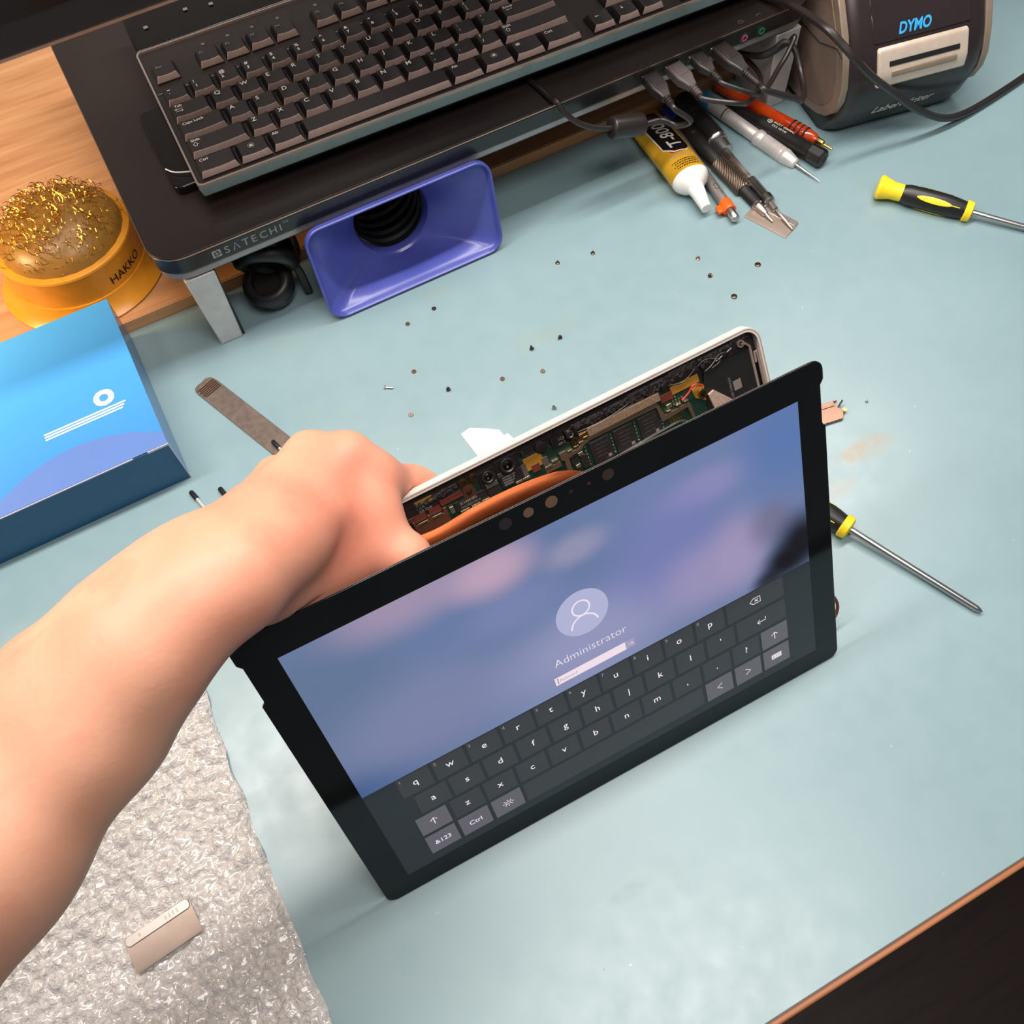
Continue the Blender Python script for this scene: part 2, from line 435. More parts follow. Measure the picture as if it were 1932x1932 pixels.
# silver rim: U around the left, front and back of the key well
rim = MB()
outer = rrect(-5.4, 446, -25.8, 125.4, 4.5); inner = rrect(-4.1, 444.6, -24.4, 124.2, 3.4)
n = len(outer)
rim.add([(x, y, -1.8) for x, y in outer] + [(x, y, .3) for x, y in outer] + [(x, y, .3) for x, y in inner] + [(x, y, -1.8) for x, y in inner],
        [((k * n + i), (k * n + (i + 1) % n), ((k + 1) * n + (i + 1) % n), ((k + 1) * n + i)) for k in range(3) for i in range(n)])
rim.build('rim', 'kb_rim', kb, smooth=50)
fr = MB()
fr.loft([[(-5.2, -25.7, -1.8), (446, -25.7, -1.8), (446, -20, -1.8), (-5.2, -20, -1.8)],
         [(-3.6, -26.6, -8.0), (444, -26.6, -8.0), (444, -20, -8.0), (-3.6, -20, -8.0)]])
fr.build('front_strip', 'kb_front', kb, smooth=0)
sd = MB().box(-5.3, -3, -25, 124, -7.5, -1.8); sd.build('side_strip', 'kb_shell', kb)
# glossy media panel behind the function keys
MB().loft([[(-4, 126, -8), (445, 126, -8), (445, 170, -8), (-4, 170, -8)], [(-4, 126, .2), (445, 126, .2), (445, 170, 2.4), (-4, 170, 2.4)]]).build('media_panel', 'kb_gloss', kb, bevel=1.2)
MB().box(-4, 445, 169.6, 170.6, -6, 2.8).build('back_edge', 'stand_line', kb)
for u, v in ((9.8, 147), (42, 152), (61, 148.5)):
    MB().box(u - 1.6, u + 1.6, v - 1.6, v + 1.6, .95 + (v - 126) * .05, 1.05 + (v - 126) * .05).build('media_icon', 'dim_ink', kb, smooth=0)

_keys = {}
def key_mesh(w, d=17.3, h=5.0, flat=False):
    k = (round(w, 2), round(d, 2), h, flat)
    if k in _keys: return _keys[k]
    mb = MB(); nx, ny = 6, 4
    tx0, tx1, ty0, ty1 = 1.9, w - 1.9, 0.9, d - 3.6
    rings = [[(0, 0, -2), (w, 0, -2), (w, d, -2), (0, d, -2)]]
    top = []
    for j in range(ny + 1):
        for i in range(nx + 1):
            x = tx0 + (tx1 - tx0) * i / nx; y = ty0 + (ty1 - ty0) * j / ny
            dip = 0 if flat else 0.75 * (1 - (2 * i / nx - 1) ** 2)
            top.append((x, y, h + .5 * j / ny - dip))
    b = [(0, 0, 0), (w, 0, 0), (w, d, 0), (0, d, 0)]
    mb.v = top + b + [(0, 0, -2), (w, 0, -2), (w, d, -2), (0, d, -2)]
    N = (nx + 1) * (ny + 1); ix = lambda i, j: j * (nx + 1) + i
    for j in range(ny):
        for i in range(nx): mb.f.append((ix(i, j), ix(i + 1, j), ix(i + 1, j + 1), ix(i, j + 1)))
    mb.f.append((N, N + 1, *[ix(i, 0) for i in range(nx, -1, -1)]))
    mb.f.append((N + 1, N + 2, *[ix(nx, j) for j in range(ny, -1, -1)]))
    mb.f.append((N + 2, N + 3, *[ix(i, ny) for i in range(0, nx + 1)]))
    mb.f.append((N + 3, N, *[ix(0, j) for j in range(0, ny + 1)]))
    for i in range(4): mb.f.append((N + 4 + i, N + 4 + (i + 1) % 4, N + (i + 1) % 4, N + i))
    me = bpy.data.meshes.new('key'); me.from_pydata([(x * MM, y * MM, z * MM) for x, y, z in mb.v], [], mb.f); me.update()
    me.polygons.foreach_set('use_smooth', [True] * len(me.polygons)); me.set_sharp_from_angle(angle=math.radians(28))
    me.materials.append(M['keycap']); me.materials.append(M['skirt_lit']); me.polygons[nx * ny].material_index = 1; _keys[k] = me; return me

def kkey(u, v, w, lab=(), d=17.3, flat=False, ink='white_ink'):
    """lab: (text or callable, du, dv, size)"""
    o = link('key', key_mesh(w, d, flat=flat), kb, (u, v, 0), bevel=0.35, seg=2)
    if lab:
        mb = MB()
        for body, du, dv, sz in lab:
            if callable(body):
                s = MB(); body(s); mb.add([(x * sz, y * sz, 0) for x, y, z in s.v], s.f, T4((du, dv, 5.42)))
            else:
                g = text_geo(body, sz, bold=0.012); mb.add(g[0], g[1], T4((du, dv, 5.42)))
        mb.build('legend', ink, o, smooth=0)
    return o
def uparrow(s): stroke(s, [(0, 0), (1, 0), (1, 1), (1.7, 1), (.5, 2.4), (-.7, 1), (0, 1)], .28, 0, True)
def tabarrow(s):
    stroke(s, [(0, 0), (3.4, 0)], .25); stroke(s, [(2.6, .6), (3.4, 0), (2.6, -.6)], .25)
    stroke(s, [(0, 1.4), (3.4, 1.4)], .25); stroke(s, [(.8, 2), (0, 1.4), (.8, .8)], .25); stroke(s, [(0, .9), (0, 1.9)], .25)
def enterarrow(s): stroke(s, [(3.4, 1), (3.4, 0), (0, 0)], .3); stroke(s, [(.9, .7), (0, 0), (.9, -.7)], .3)
def flagicon(s):
    for a, b in ((0, 0), (1.15, .12), (0, 1.2), (1.15, 1.32)): s.add([(a, b, 0), (a + 1, b + .1, 0), (a + 1, b + 1.05, 0), (a, b + .95, 0)], [(0, 1, 2, 3)])
    stroke(s, [(1.05 + 2.2 * math.cos(a), 1.15 + 2.2 * math.sin(a)) for a in np.linspace(0, 2 * math.pi, 22)[:-1]], .12, 0, True)
def menuicon(s):
    for k in range(4): stroke(s, [(0, k * .55), (2.2, k * .55)], .3)
    stroke(s, [(0, -.2), (0, 2)], .2); stroke(s, [(2.2, -.2), (2.2, 2)], .2)
def arr(dx, dy):
    def f(s):
        a = Vector((-dx, -dy)) * 1.3; b = Vector((dx, dy)) * 1.3; n = Vector((-dy, dx))
        stroke(s, [a, b], .35); stroke(s, [b - Vector((dx, dy)) * .9 + n * .8, b, b - Vector((dx, dy)) * .9 - n * .8], .35)
    return f
U = 19.05
num = ['~`', '!1', '@2', '#3', '$4', '%5', '^6', '&7', '*8', '(9', ')0', '_-', '+=']
for i, c in enumerate(num): kkey(i * U + .2, 3 * U, 17.3, [(c[0], 3.2, 9.2, 4.2), (c[1], 3.6, 4.2, 4.2)])
kkey(13 * U + .2, 3 * U, 36.2, [('Backspace', 3, 9.5, 3.4)])
kkey(0, 2 * U, 26.8, [('Tab', 3, 9.6, 3.6), (tabarrow, 3, 5.4, 1.5)])
for i, c in enumerate('QWERTYUIOP'): kkey((1.5 + i) * U, 2 * U, 17.3, [(c, 3.4, 8.6, 5.2)])
for i, c in enumerate(('{[', '}]')): kkey((11.5 + i) * U, 2 * U, 17.3, [(c[0], 3.4, 9.2, 4.4), (c[1], 3.6, 4.2, 4.4)])
kkey(13.5 * U, 2 * U, 26.9, [('|', 3.4, 9.2, 4.2), ('\\', 3.6, 4.2, 4.2)])
kkey(0, U, 31.6, [('Caps Lock', 3, 9.4, 3.5)])
for i, c in enumerate('ASDFGHJKL'): kkey((1.75 + i) * U, U, 17.3, [(c, 3.4, 8.6, 5.2)])
kkey(10.75 * U, U, 17.3, [(':', 3.6, 9, 4.4), (';', 3.6, 4.2, 4.4)])
kkey(11.75 * U, U, 17.3, [('"', 3.6, 8.6, 4.4), ("'", 3.6, 3.6, 4.4)])
kkey(12.75 * U, U, 41.2, [('Enter', 3, 9.8, 3.6), (enterarrow, 4.5, 7.6, 1.2)])
kkey(0, 0, 40.6, [('Shift', 3, 9.8, 3.6), (uparrow, 4.6, 5.0, 1.55)])
for i, c in enumerate('ZXCVBNM'): kkey((2.25 + i) * U, 0, 17.3, [(c, 3.4, 8.6, 5.2)])
for i, c in enumerate(('<,', '>.', '?/')): kkey((9.25 + i) * U, 0, 17.3, [(c[0], 3.4, 9.2, 4.4), (c[1], 3.8, 4.0, 4.4)])
kkey(12.25 * U, 0, 50.3, [('Shift', 3, 9.8, 3.6), (uparrow, 4.6, 5.0, 1.55)])
v0 = -20.2
kkey(-.4, v0, 26.8, [('Ctrl', 3, 9.6, 3.6)])
kkey(27.6, v0, 22, [(flagicon, 9.2, 6.6, 1.0)]); kkey(50.9, v0, 22.2, [('Alt', 3, 9.6, 3.6)])
kkey(74.6, v0, 107.4, flat=True)
kkey(183.8, v0, 22.8, [('Alt', 3, 9.6, 3.6)]); kkey(208, v0, 22.8, [(flagicon, 9.2, 6.6, 1.0)])
kkey(232.4, v0, 22.6, [(menuicon, 4, 8.6, 1.2)]); kkey(256.4, v0, 27.6, [('Ctrl', 3, 9.6, 3.6)])
for u, v, a in ((294, v0, (-1, 0)), (314, v0, (0, -1)), (333.6, v0, (1, 0)), (314, 0, (0, 1))):
    kkey(u, v, 17.6, [(arr(*a), 6.5, 8.6, 1.1)])
for r in range(2):
    for i in range(3): kkey(294 + i * 19.8, 2 * U + r * U, 17.6)
for i in range(3):
    for r in range(4): kkey(366 + i * 20, v0 + r * U, 17.6)
def dot(s): stroke(s, [(math.cos(a), math.sin(a)) for a in np.linspace(0, 2 * math.pi, 10)[:-1]], .9, 0, True)
for i, u in enumerate((0, 32.6, 52.2, 71.2, 90.4, 121.6, 140.6, 160.8, 180, 210, 229, 248, 267)):
    lab = [('Esc', 3.2, 8.6, 3.4)] if i == 0 else [('F%d' % i, 3.2, 8.4, 3.4)]
    kkey(u, 84.8, 17.3, lab, ink='dim_ink')
for u in (41.8, 61, 80, 100, 130, 150):
    s = MB(); dot(s); fi = MB(); fi.add([(x * .9, y * .9, 0) for x, y, z in s.v], s.f, T4((u, 112.5, -1.2))); fi.build('function_icon', 'dim_ink', kb, smooth=0)
for i in range(0, 13): MB().box(i * U - 3.0, i * U + .8, 3 * U + 17.6, 3 * U + 18.7, -1.4, -.9).build('divider_mark', 'kb_front', kb, smooth=0)
pad = thing('black_case', 'small flat black case wedged under the left end of the keyboard', 'case', (150, 600, 90.2))
MB().prism(rrect(-140.5, 230, -40, 50, 6), 0, 6.6).build('shell', 'gloss_black', pad, smooth=25, bevel=1)
MB().tube(spline([(-140, -18, 7.8), (-136, -25, 8.6), (-128, -30, 8.8), (-118, -33, 8.2)], 6), .5, 6).build('thin_wire', 'white_plastic', pad)

# ---------------------------------------------------------------- monitor standing behind the keyboard
mn = thing('computer_monitor', 'dark computer monitor whose lower bezel edges in above the keyboard', 'monitor', (180, 493, 90.2))
MB().prism(rrect(-60, 170, 246, 302, 10), 0, 6).build('foot', 'gloss_black', mn, smooth=25, bevel=1)
MB().loft([[(25, 256, 6), (85, 256, 6), (85, 274, 6), (25, 274, 6)], [(25, 36, 290), (85, 36, 290), (85, 54, 290), (25, 54, 290)]]).build('neck', 'black_plastic', mn, bevel=2)
MB().box(-330, 330, 0, 38, 162.8, 540).build('casing', 'black_plastic', mn, bevel=2)
MB().box(-316, 316, -1, 0.2, 180, 524).build('screen', 'gloss_black', mn)
MB().box(-330, 330, -.8, -.05, 162.8, 164.2).build('bezel_line', 'stand_line', mn)
# ---------------------------------------------------------------- blue fume nozzle
def horn_plastic():
    t = NT('blue_nozzle_plastic'); v = t.coord()
    c = t.ramp(t.noise(v, 30, 3), [(.3, lin((72, 80, 160))), (.7, lin((82, 90, 172)))])
    t.bsdf(c, 0.28, 0, 0.5, None, Subsurface_Weight=0.0); return t.m
M['horn'] = horn_plastic()
HT = Matrix.Rotation(math.radians(80), 3, 'X')           # local x right, y up the rim, z towards the camera
hn = thing('fume_nozzle', 'blue plastic fume extractor nozzle with a wide rectangular mouth', 'nozzle', (71, 482.5, 0.3), HT)
def rect_pts(w, h, r):
    base = rrect(-w / 2, w / 2, -h / 2, h / 2, r, 6); out = []
    for i, p in enumerate(base):
        out.append(p)
        if i % 7 == 6:
            nx_ = base[(i + 1) % len(base)]
            out += [(p[0] + (nx_[0] - p[0]) * k / 6, p[1] + (nx_[1] - p[1]) * k / 6) for k in range(1, 6)]
    return out
def hring(w, h, r, z, k=0.0, rad=28, dc=0.0):
    pts = []
    for x, y in rect_pts(w, h, r):
        a = math.atan2(y / (h / 2), x / (w / 2))
        pts.append((cx + dc + x * (1 - k) + rad * math.cos(a) * k, cy + dc + y * (1 - k) + rad * math.sin(a) * k, z))
    return pts
cx, cy = 72.2, 39.4
rg = [hring(144.6, 77.4, 13, -3.5), hring(144.6, 77.4, 13, 0.0), hring(143.6, 76.4, 12.5, 0.8), hring(142, 74.8, 12, 0.8), hring(140.6, 73.4, 11.5, 0), hring(139.4, 72.2, 11, -2.5), hring(136, 69, 10, -5)]
for k in np.linspace(.1, 1, 8): rg.append(hring(134, 67, 10, -5 - 30 * k, k, 31.5, k))
rg += [hring(2, 2, .5, z, 1, r, 1) for z, r in ((-36.5, 29.8), (-40, 28.8), (-44, 28.6))]
outer = [hring(2, 2, .5, z, 1, r, 1) for z, r in ((-44, 30.0), (-38, 31.5))]
for k in np.linspace(1, .1, 6): outer.append(hring(136, 69, 11, -7.5 - 30 * k, k, 33.5, k))
outer.append(hring(141, 73.6, 12, -5)); outer.append(rg[0])
MB().loft(list(reversed(rg)), True, False).build('funnel', 'horn', hn, smooth=28)
MB().loft(list(reversed(outer)), True, False).build('outer_shell', 'horn', hn, smooth=28)
hs = MB(); rings = []                                    # corrugated hose curving level behind the funnel
bd = Matrix.Rotation(math.radians(-80), 3, 'X')
for i in range(24):
    t = i / 23; r = 26.6 - 1.0 * t + (1.5 if (i // 2) % 2 else 0)
    c0 = Vector((cx + 1, cy + 1, -41)) + bd @ Vector((0, 33 * t, 9 * t * t + .5 * t)); a = math.radians(-10 * (1 - t) + 16 * t)
    fx, fy = Vector((1, 0, 0)), bd @ Vector((0, -math.sin(a), math.cos(a)))
    rings.append([tuple(c0 + (fx * math.cos(q_) + fy * math.sin(q_)) * r) for q_ in [2 * math.pi * j / 36 for j in range(36)]])
hs.loft(rings, True, False); hs.f.append(tuple(range(23 * 36, 24 * 36)))
hs.build('hose', 'matte_black', hn, smooth=0)

# ---------------------------------------------------------------- black cable bundle beside the nozzle
cb = thing('headset', 'glossy black headset tucked under the stand beside the blue nozzle', 'headset', (46, 530, 0))
def cup(c, ax, r, name):
    m4 = T4(c, frame_from(ax))
    cu = MB().lathe([(-13, r * .55), (-11, r * .8), (-6, r * .97), (0, r), (2, r * .96)], 36, m4).build(name, 'gloss_black', cb, smooth=50)
    MB().lathe([(1, r * .92), (2, r * 1.06), (6, r * 1.12), (10, r * 1.04), (12, r * .86), (11, r * .66), (5, r * .6)], 36, m4).build('ear_cushion', 'black_plastic', cu, smooth=50)
cup((2, 4, 40), (-.35, -.72, -.45), 22, 'ear_cup'); cup((-4, -2, 14.5), (-.2, -.25, .95), 17.5, 'ear_cup')
band = MB(); rings = []
for q_ in np.linspace(-.5, 2.9, 26):
    c0 = Vector((2 + 24 * math.cos(q_), 14 + 4 * math.sin(q_), 34 + 27 * math.sin(q_))); d_ = Vector((math.cos(q_), 0, math.sin(q_)))
    rings.append([tuple(c0 + d_ * a_ + Vector((0, b_, 0))) for a_, b_ in ((-1.5, -7), (1.5, -7), (2.2, 0), (1.5, 7), (-1.5, 7))])
band.loft(rings).build('headband', 'gloss_black', cb, smooth=50)
MB().loft([[(17, -14, 4), (23, -14.5, 4), (23, -10, 4), (17, -10, 4)], [(16, -10, 22), (22, -11, 22), (22, -6, 22), (16, -6, 22)], [(12, -2, 40), (18, -3, 40), (18, 3, 40), (12, 3, 40)]]).build('yoke_arm', 'black_plastic', cb, bevel=1)

# ---------------------------------------------------------------- tip cleaner on the board
M['cleaner'] = plain('orange_tin', (228, 150, 40), 0.3)
M['sponge'] = plain('brass_wool', (206, 158, 74), 0.25, 1.0, var=.3, scale=500)
tc = thing('tip_cleaner', 'orange soldering tip cleaner filled with brass wool left of the stand', 'tip cleaner', (-78, 624, 10.5))
def vl(mb, prof, seg=48):
    mb.loft([[(r * math.cos(2 * math.pi * i / seg), r * math.sin(2 * math.pi * i / seg), z) for i in range(seg)] for z, r in prof], True, True); return mb
vl(MB(), [(0, 62), (1.2, 63), (2, 62), (6, 57), (12, 53.5), (14, 53)]).build('base', 'cleaner', tc, smooth=30)
vl(MB(), [(14, 51.5), (34, 50), (36, 50.5), (37.5, 50), (38.2, 48)]).build('bowl', 'cleaner', tc, smooth=30)
t1 = MB(); g = text_geo('HAKKO', 9.5, 'CENTER', .01)
for x, y, z in g[0]:
    a = math.radians(-52) + x / 51.6; t1.v.append((51.6 * math.cos(a), 51.6 * math.sin(a), 19 + y))
t1.f = g[1]; t1.build('lettering', 'black_ink', tc, smooth=0)
random.seed(4)
wool = MB()
for k in range(420):
    a, b = random.uniform(0, 6.28), math.sqrt(random.random())
    R = 46 * b; z = 36 + 30 * math.sqrt(max(0, 1 - b * b)); c0 = Vector((R * math.cos(a), R * math.sin(a), z))
    d = Vector((random.gauss(0, 1), random.gauss(0, 1), random.gauss(0, .6))).normalized(); e = d.cross(Vector((random.gauss(0, 1), random.gauss(0, 1), 1))).normalized()
    r = random.uniform(2, 5); ph = [(c0 + (d * math.cos(q) + e * math.sin(q)) * r) for q in np.linspace(0, 4.2, 8)]
    w = random.uniform(.3, .6); vs = []
    for i, p in enumerate(ph): vs += [tuple(p + Vector((0, 0, w))), tuple(p - Vector((w, 0, 0)))]
    wool.add(vs, [(2 * i, 2 * i + 2, 2 * i + 3, 2 * i + 1) for i in range(7)])
w = wool.build('brass_wool', 'sponge', tc, smooth=0); w['kind'] = 'stuff'
MB().loft([[(46 * math.sin(p) * math.cos(2 * math.pi * i / 24), 46 * math.sin(p) * math.sin(2 * math.pi * i / 24), 36 + 26 * math.cos(p)) for i in range(24)] for p in np.linspace(1.57, .05, 8)]).build('wool_core', 'kapton', tc)

# ---------------------------------------------------------------- label printer
M['pr_dark'] = plain('printer_dark', (42, 33, 33), 0.3)
M['pr_silver'] = plain('printer_silver', (150, 132, 116), 0.42, 0.35)
M['pr_silver_in'] = plain('printer_silver_inset', (136, 116, 102), 0.45, 0.3)
M['pr_bright'] = plain('printer_bright', (214, 196, 178), 0.35, 0.3)
M['pr_cover'] = plain('printer_cover', (44, 36, 38), 0.1)
M['pr_blue'] = plain('printer_logo_blue', (60, 170, 236), 0.4)
pr = thing('label_printer', 'dark desktop label printer with a silver side panel right of the stand', 'printer', (492, 458, 0), -11)
PW = 124
prof = [(3, 0), (-3, 5), (-9, 16), (-14.5, 32), (-16, 45), (-14, 58), (-7, 71), (4, 87), (20, 104.5), (40, 122), (66, 138), (100, 147), (140, 149), (170, 140), (184, 110), (187, 60), (186, 0)]
def pring(x, ins):
    c = Vector((85, 66)); out = []
    for y, z in prof:
        d = Vector((y, z)) - c; L = d.length; f = max(.2, (L - ins) / L)
        out.append((x, c.x + d.x * f, max(0, c.y + d.y * f) if z > 1 else 0))
    return out
MB().loft([pring(3.5, 9), pring(5, 5), pring(9, 1.6), pring(16, 0), pring(PW - 16, 0), pring(PW - 9, 1.6), pring(PW - 5, 5), pring(PW - 3.5, 9)]).build('housing', 'pr_dark', pr, smooth=50)
sp = [(70, 6), (46, 6.5), (28, 8.5), (12, 13), (0, 19), (-9, 28), (-13.5, 40), (-13, 52), (-6, 69), (4, 85), (20, 103), (40, 120), (66, 134), (100, 141), (140, 140), (168, 118), (172, 60), (170, 8)]
def panel(mb, poly, x0, x1):
    n = len(poly); mb.v += [(x0, y, z) for y, z in poly] + [(x1, y, z) for y, z in poly]
    mb.f += [tuple(range(n)), tuple(range(2 * n - 1, n - 1, -1))] + [(n + i, n + (i + 1) % n, (i + 1) % n, i) for i in range(n)]; return mb
sidep = panel(MB(), sp, 0.5, 6).build('side_panel', 'pr_silver', pr, smooth=30, bevel=0.8)
c = Vector((88, 70)); ins = [(lambda d: (c.x + d.x * (1 - 9 / d.length), c.y + d.y * (1 - 9 / d.length)))(Vector(p) - c) for p in sp]
panel(MB(), ins, .1, 1.2).build('panel_inset', 'pr_silver_in', sidep, smooth=30, bevel=0.3)
seam = MB(); seam.tube([(-.1, 62, 62), (-.1, 30, 64), (-.1, 6, 74), (-.1, -4, 72)], .35, 6); seam.build('seam', 'matte_black', sidep)
panel(MB(), sp, PW - 6, PW - .5).build('side_panel', 'pr_silver', pr, smooth=30, bevel=0.8)
# exit slot, clear cover, lettering: on the sloping front
def front_y(z):
    for (y0, z0), (y1, z1) in zip(prof, prof[1:]):
        if z0 <= z <= z1: return y0 + (y1 - y0) * (z - z0) / (z1 - z0)
    return 0
def front_patch(x0, x1, z0, z1, off, nz=8, r=0):
    rows = []
    for k in range(nz + 1):
        z = z0 + (z1 - z0) * k / nz; rows.append((z, front_y(z) - off))
    mb = MB()
    mb.v = [(x, y, z) for z, y in rows for x in (x0, x1)] + [(x, y + off + 2, z) for z, y in rows for x in (x0, x1)]
    n = nz + 1
    mb.f = [(2 * i, 2 * i + 1, 2 * i + 3, 2 * i + 2) for i in range(nz)]
    b = 2 * n
    mb.f += [(2 * i, 2 * i + 2, b + 2 * i + 2, b + 2 * i) for i in range(nz)] + [(2 * i + 3, 2 * i + 1, b + 2 * i + 1, b + 2 * i + 3) for i in range(nz)]
    mb.f += [(0, b, b + 1, 1), (2 * nz, 2 * nz + 1, b + 2 * nz + 1, b + 2 * nz)]
    return mb
front_patch(24, PW - 20, 77, 128, 1.2, 12).build('top_cover', 'pr_cover', pr, bevel=1.0)
lip = front_patch(27, PW - 22, 48, 74, 2.6, 8).build('label_exit', 'pr_bright', pr, bevel=2.0, seg=4)
front_patch(36, PW - 30, 63, 66, 3.1, 3).build('exit_slot', 'matte_black', lip)
front_patch(38, PW - 32, 56, 60, 3.6, 3).build('exit_lip', 'pr_silver', lip, bevel=.6)
g = text_geo('LabelWriter', 10.5, 'LEFT', .01); tm = MB()
for x, y, z in g[0]:
    zz = 19 + y; tm.v.append((35 + x + .28 * y, front_y(zz) - .25, zz))
tm.f = g[1]; tm.build('lettering', 'white_ink', pr, smooth=0)
g = text_geo('DYMO', 9, 'LEFT', .03); tm = MB()
for x, y, z in g[0]:
    zz = 80 + y; tm.v.append((44 + x + .2 * y, front_y(zz) - 1.5, zz))
tm.f = g[1]; tm.build('logo', 'pr_blue', pr, smooth=0)

# ---------------------------------------------------------------- usb cables
def usb(name, label, port, path, cordr, mat, plugmat, size=(13.0, 8.0, 25.0), bead=None, ribs=5, droop=0.12, side=0.0):
    root = thing(name, label, 'usb cable', (port[0], port[1], 0))
    d = Vector((side, -1, -droop)).normalized(); R = frame_from(d); P0 = Vector((0, 0, port[2]))
    m4 = T4(P0, R); w, h, L = size
    MB().box(-5, 2, -6, 6, -2.2, 2.2, m4).build('connector', 'silver', root, bevel=.3)
    a = 1.6
    body = MB()
    def sect(t, k, kk=1): return [tuple(m4 @ Vector((t, y * w / 2 * k, z * h / 2 * kk))) for y, z in ((-1, -.7), (-.85, -1), (.85, -1), (1, -.7), (1, .7), (.85, 1), (-.85, 1), (-1, .7))]
    body.loft([sect(1, .94, .94), sect(1.8, 1), sect(L * .62, 1), sect(L * .8, .72, .85), sect(L, .5, .7)])
    pl = body.build('plug', plugmat, root, smooth=30, bevel=.5)
    MB().box(L * .16, L * .56, -w * .3, w * .3, h / 2 - .1, h / 2 + .35, m4).build('grip_panel', plugmat, pl, bevel=.3)
    sr = MB()
    for k in range(ribs): sr.lathe([(L + k * 2.2, 2.9 - k * .12), (L + k * 2.2 + 1.3, 2.9 - k * .12), (L + k * 2.2 + 1.4, 2.2), (L + k * 2.2 + 2.3, 2.2)], 14, m4)
    sr.build('strain_relief', plugmat, root)
    s0 = P0 + R @ Vector((L + ribs * 2.2 - 2, 0, 0)); s1 = P0 + R @ Vector((L + ribs * 2.2 + 5, 0, 0))
    off = Vector((port[0], port[1], 0))
    pts = [tuple(s0), tuple(s1)] + [tuple(Vector(p) - off) for p in path]
    MB().tube(spline(pts, 10), cordr, 10).build('cord', mat, root)
    if bead:
        A, B, r = bead; A = Vector(A) - off; B = Vector(B) - off; Lb = (B - A).length
        MB().lathe([(0, cordr + .3), (0.2, r - 1.4), (1.2, r - .1), (2, r), (Lb - 2, r), (Lb - 1.2, r - .1), (Lb - .2, r - 1.4), (Lb, cordr + .3)], 28, on_axis(A, B)).build('ferrite_bead', 'rubber', root, smooth=50)
    return root
FY = 504.6
usb('usb_cable', 'keyboard usb cable with a thick ferrite bead hanging before the stand', (353, FY, 81.5),
    [(364, 463, 66), (359, 472, 58), (350, 480, 61), (337, 484, 60.5), (306, 486, 69), (288, 491, 77), (277, 496, 88), (274, 501.5, 94.2), (273, 508, 93.3), (271.5, 524, 92.8), (268, 545, 92.6), (262, 560, 92.6)],
    2.1, 'rubber', 'plug_dark', bead=((337, 484.2, 60.6), (310, 486, 67.4), 8.2), ribs=3)
usb('usb_cable', 'usb cable with the light grey plug, second from the ferrite bead', (373, FY, 81.5),
    [(398, 452, 74), (416, 462, 62), (440, 482, 50), (456, 500, 44), (464, 530, 38), (462, 570, 36)], 1.9, 'rubber', 'rubber_grey', ribs=4, side=.10)
usb('usb_cable', 'thin black usb cable in the third port from the left', (393, FY, 82),
    [(418, 458, 70), (436, 468, 62), (456, 482, 60), (470, 490, 64), (480, 497, 70), (476, 501, 62), (464, 512, 50), (455, 540, 44)], 1.9, 'rubber', 'plug_dark', ribs=4, size=(12, 7, 20), side=.12)
usb('usb_cable', 'black usb cable with the longest plug, nearest the audio jacks', (412.5, FY, 81.5),
    [(446, 446, 62), (458, 452, 52), (470, 464, 48), (478, 481, 52), (479, 493, 62), (474, 500, 66), (466, 503, 60), (456, 512, 54), (446, 545, 46)], 2.4, 'rubber', 'plug_dark', size=(14, 9, 31), ribs=8, side=.16)

cord = MB().tube(spline([(432, 585, 93.4), (450, 550, 93.4), (466, 520, 93.8), (472, 495, 97.5), (474, 462, 99), (479, 446, 92.7), (484, 436, 86), (495.4, 428.8, 73.4), (509.8, 426, 60.5), (524.3, 423, 48.2), (552, 416, 26), (590, 413, 7), (650, 420, 3.1), (760, 440, 3.1)], 12), 2.9, 10)
tag(cord.build('power_cord', 'rubber'), 'dark grey cord draped from the stand across the front of the label printer', 'cord')

# ---------------------------------------------------------------- tools by the usb ports
def tube_skin():
    t = NT('glue_tube_yellow'); v = t.coord()
    c = t.ramp(t.noise(v, 40, 3), [(.3, lin((216, 158, 34))), (.7, lin((236, 182, 48)))])
    t.bsdf(c, 0.3, 0.25, 0.5); return t.m
M['glue'] = tube_skin()
GA, GB = Vector((380, 548, 11)), Vector((364.2, 431, 6.5))
gl = thing('glue_tube', 'yellow and black glue tube with a white nozzle lying by the ferrite bead', 'glue tube', (GA.x, GA.y, 0), frame_from(Vector((GB.x - GA.x, GB.y - GA.y, 0))))
body = MB(); seg = 28
def gsec(t, w, h, zc): return [(t, w * math.copysign(abs(math.cos(a)) ** .9, math.cos(a)), zc + h * math.sin(a)) for a in [2 * math.pi * i / seg for i in range(seg)]]
body.loft([gsec(-8, 17, .8, 3), gsec(-2, 17, 1.6, 3.2), gsec(20, 16.6, 6, 6.6), gsec(50, 16, 9.5, 10), gsec(80, 15.2, 12.2, 12.8), gsec(89, 15, 12.8, 13.2)])
bo = body.build('body', 'glue', gl, smooth=40)
def wrap(t, y):        # height of the tube's upper surface
    k = min(1, max(0, (t + 8) / 97)); w = 17 - 2 * k
    kz = np.interp(t, (-8, -2, 20, 50, 80, 89), (.8, 1.6, 6, 9.5, 12.2, 12.8)); zc = np.interp(t, (-8, -2, 20, 50, 80, 89), (3, 3.2, 6.6, 10, 12.8, 13.2))
    return zc + kz * math.sqrt(max(0, 1 - min(1, abs(y) / w) ** 2))
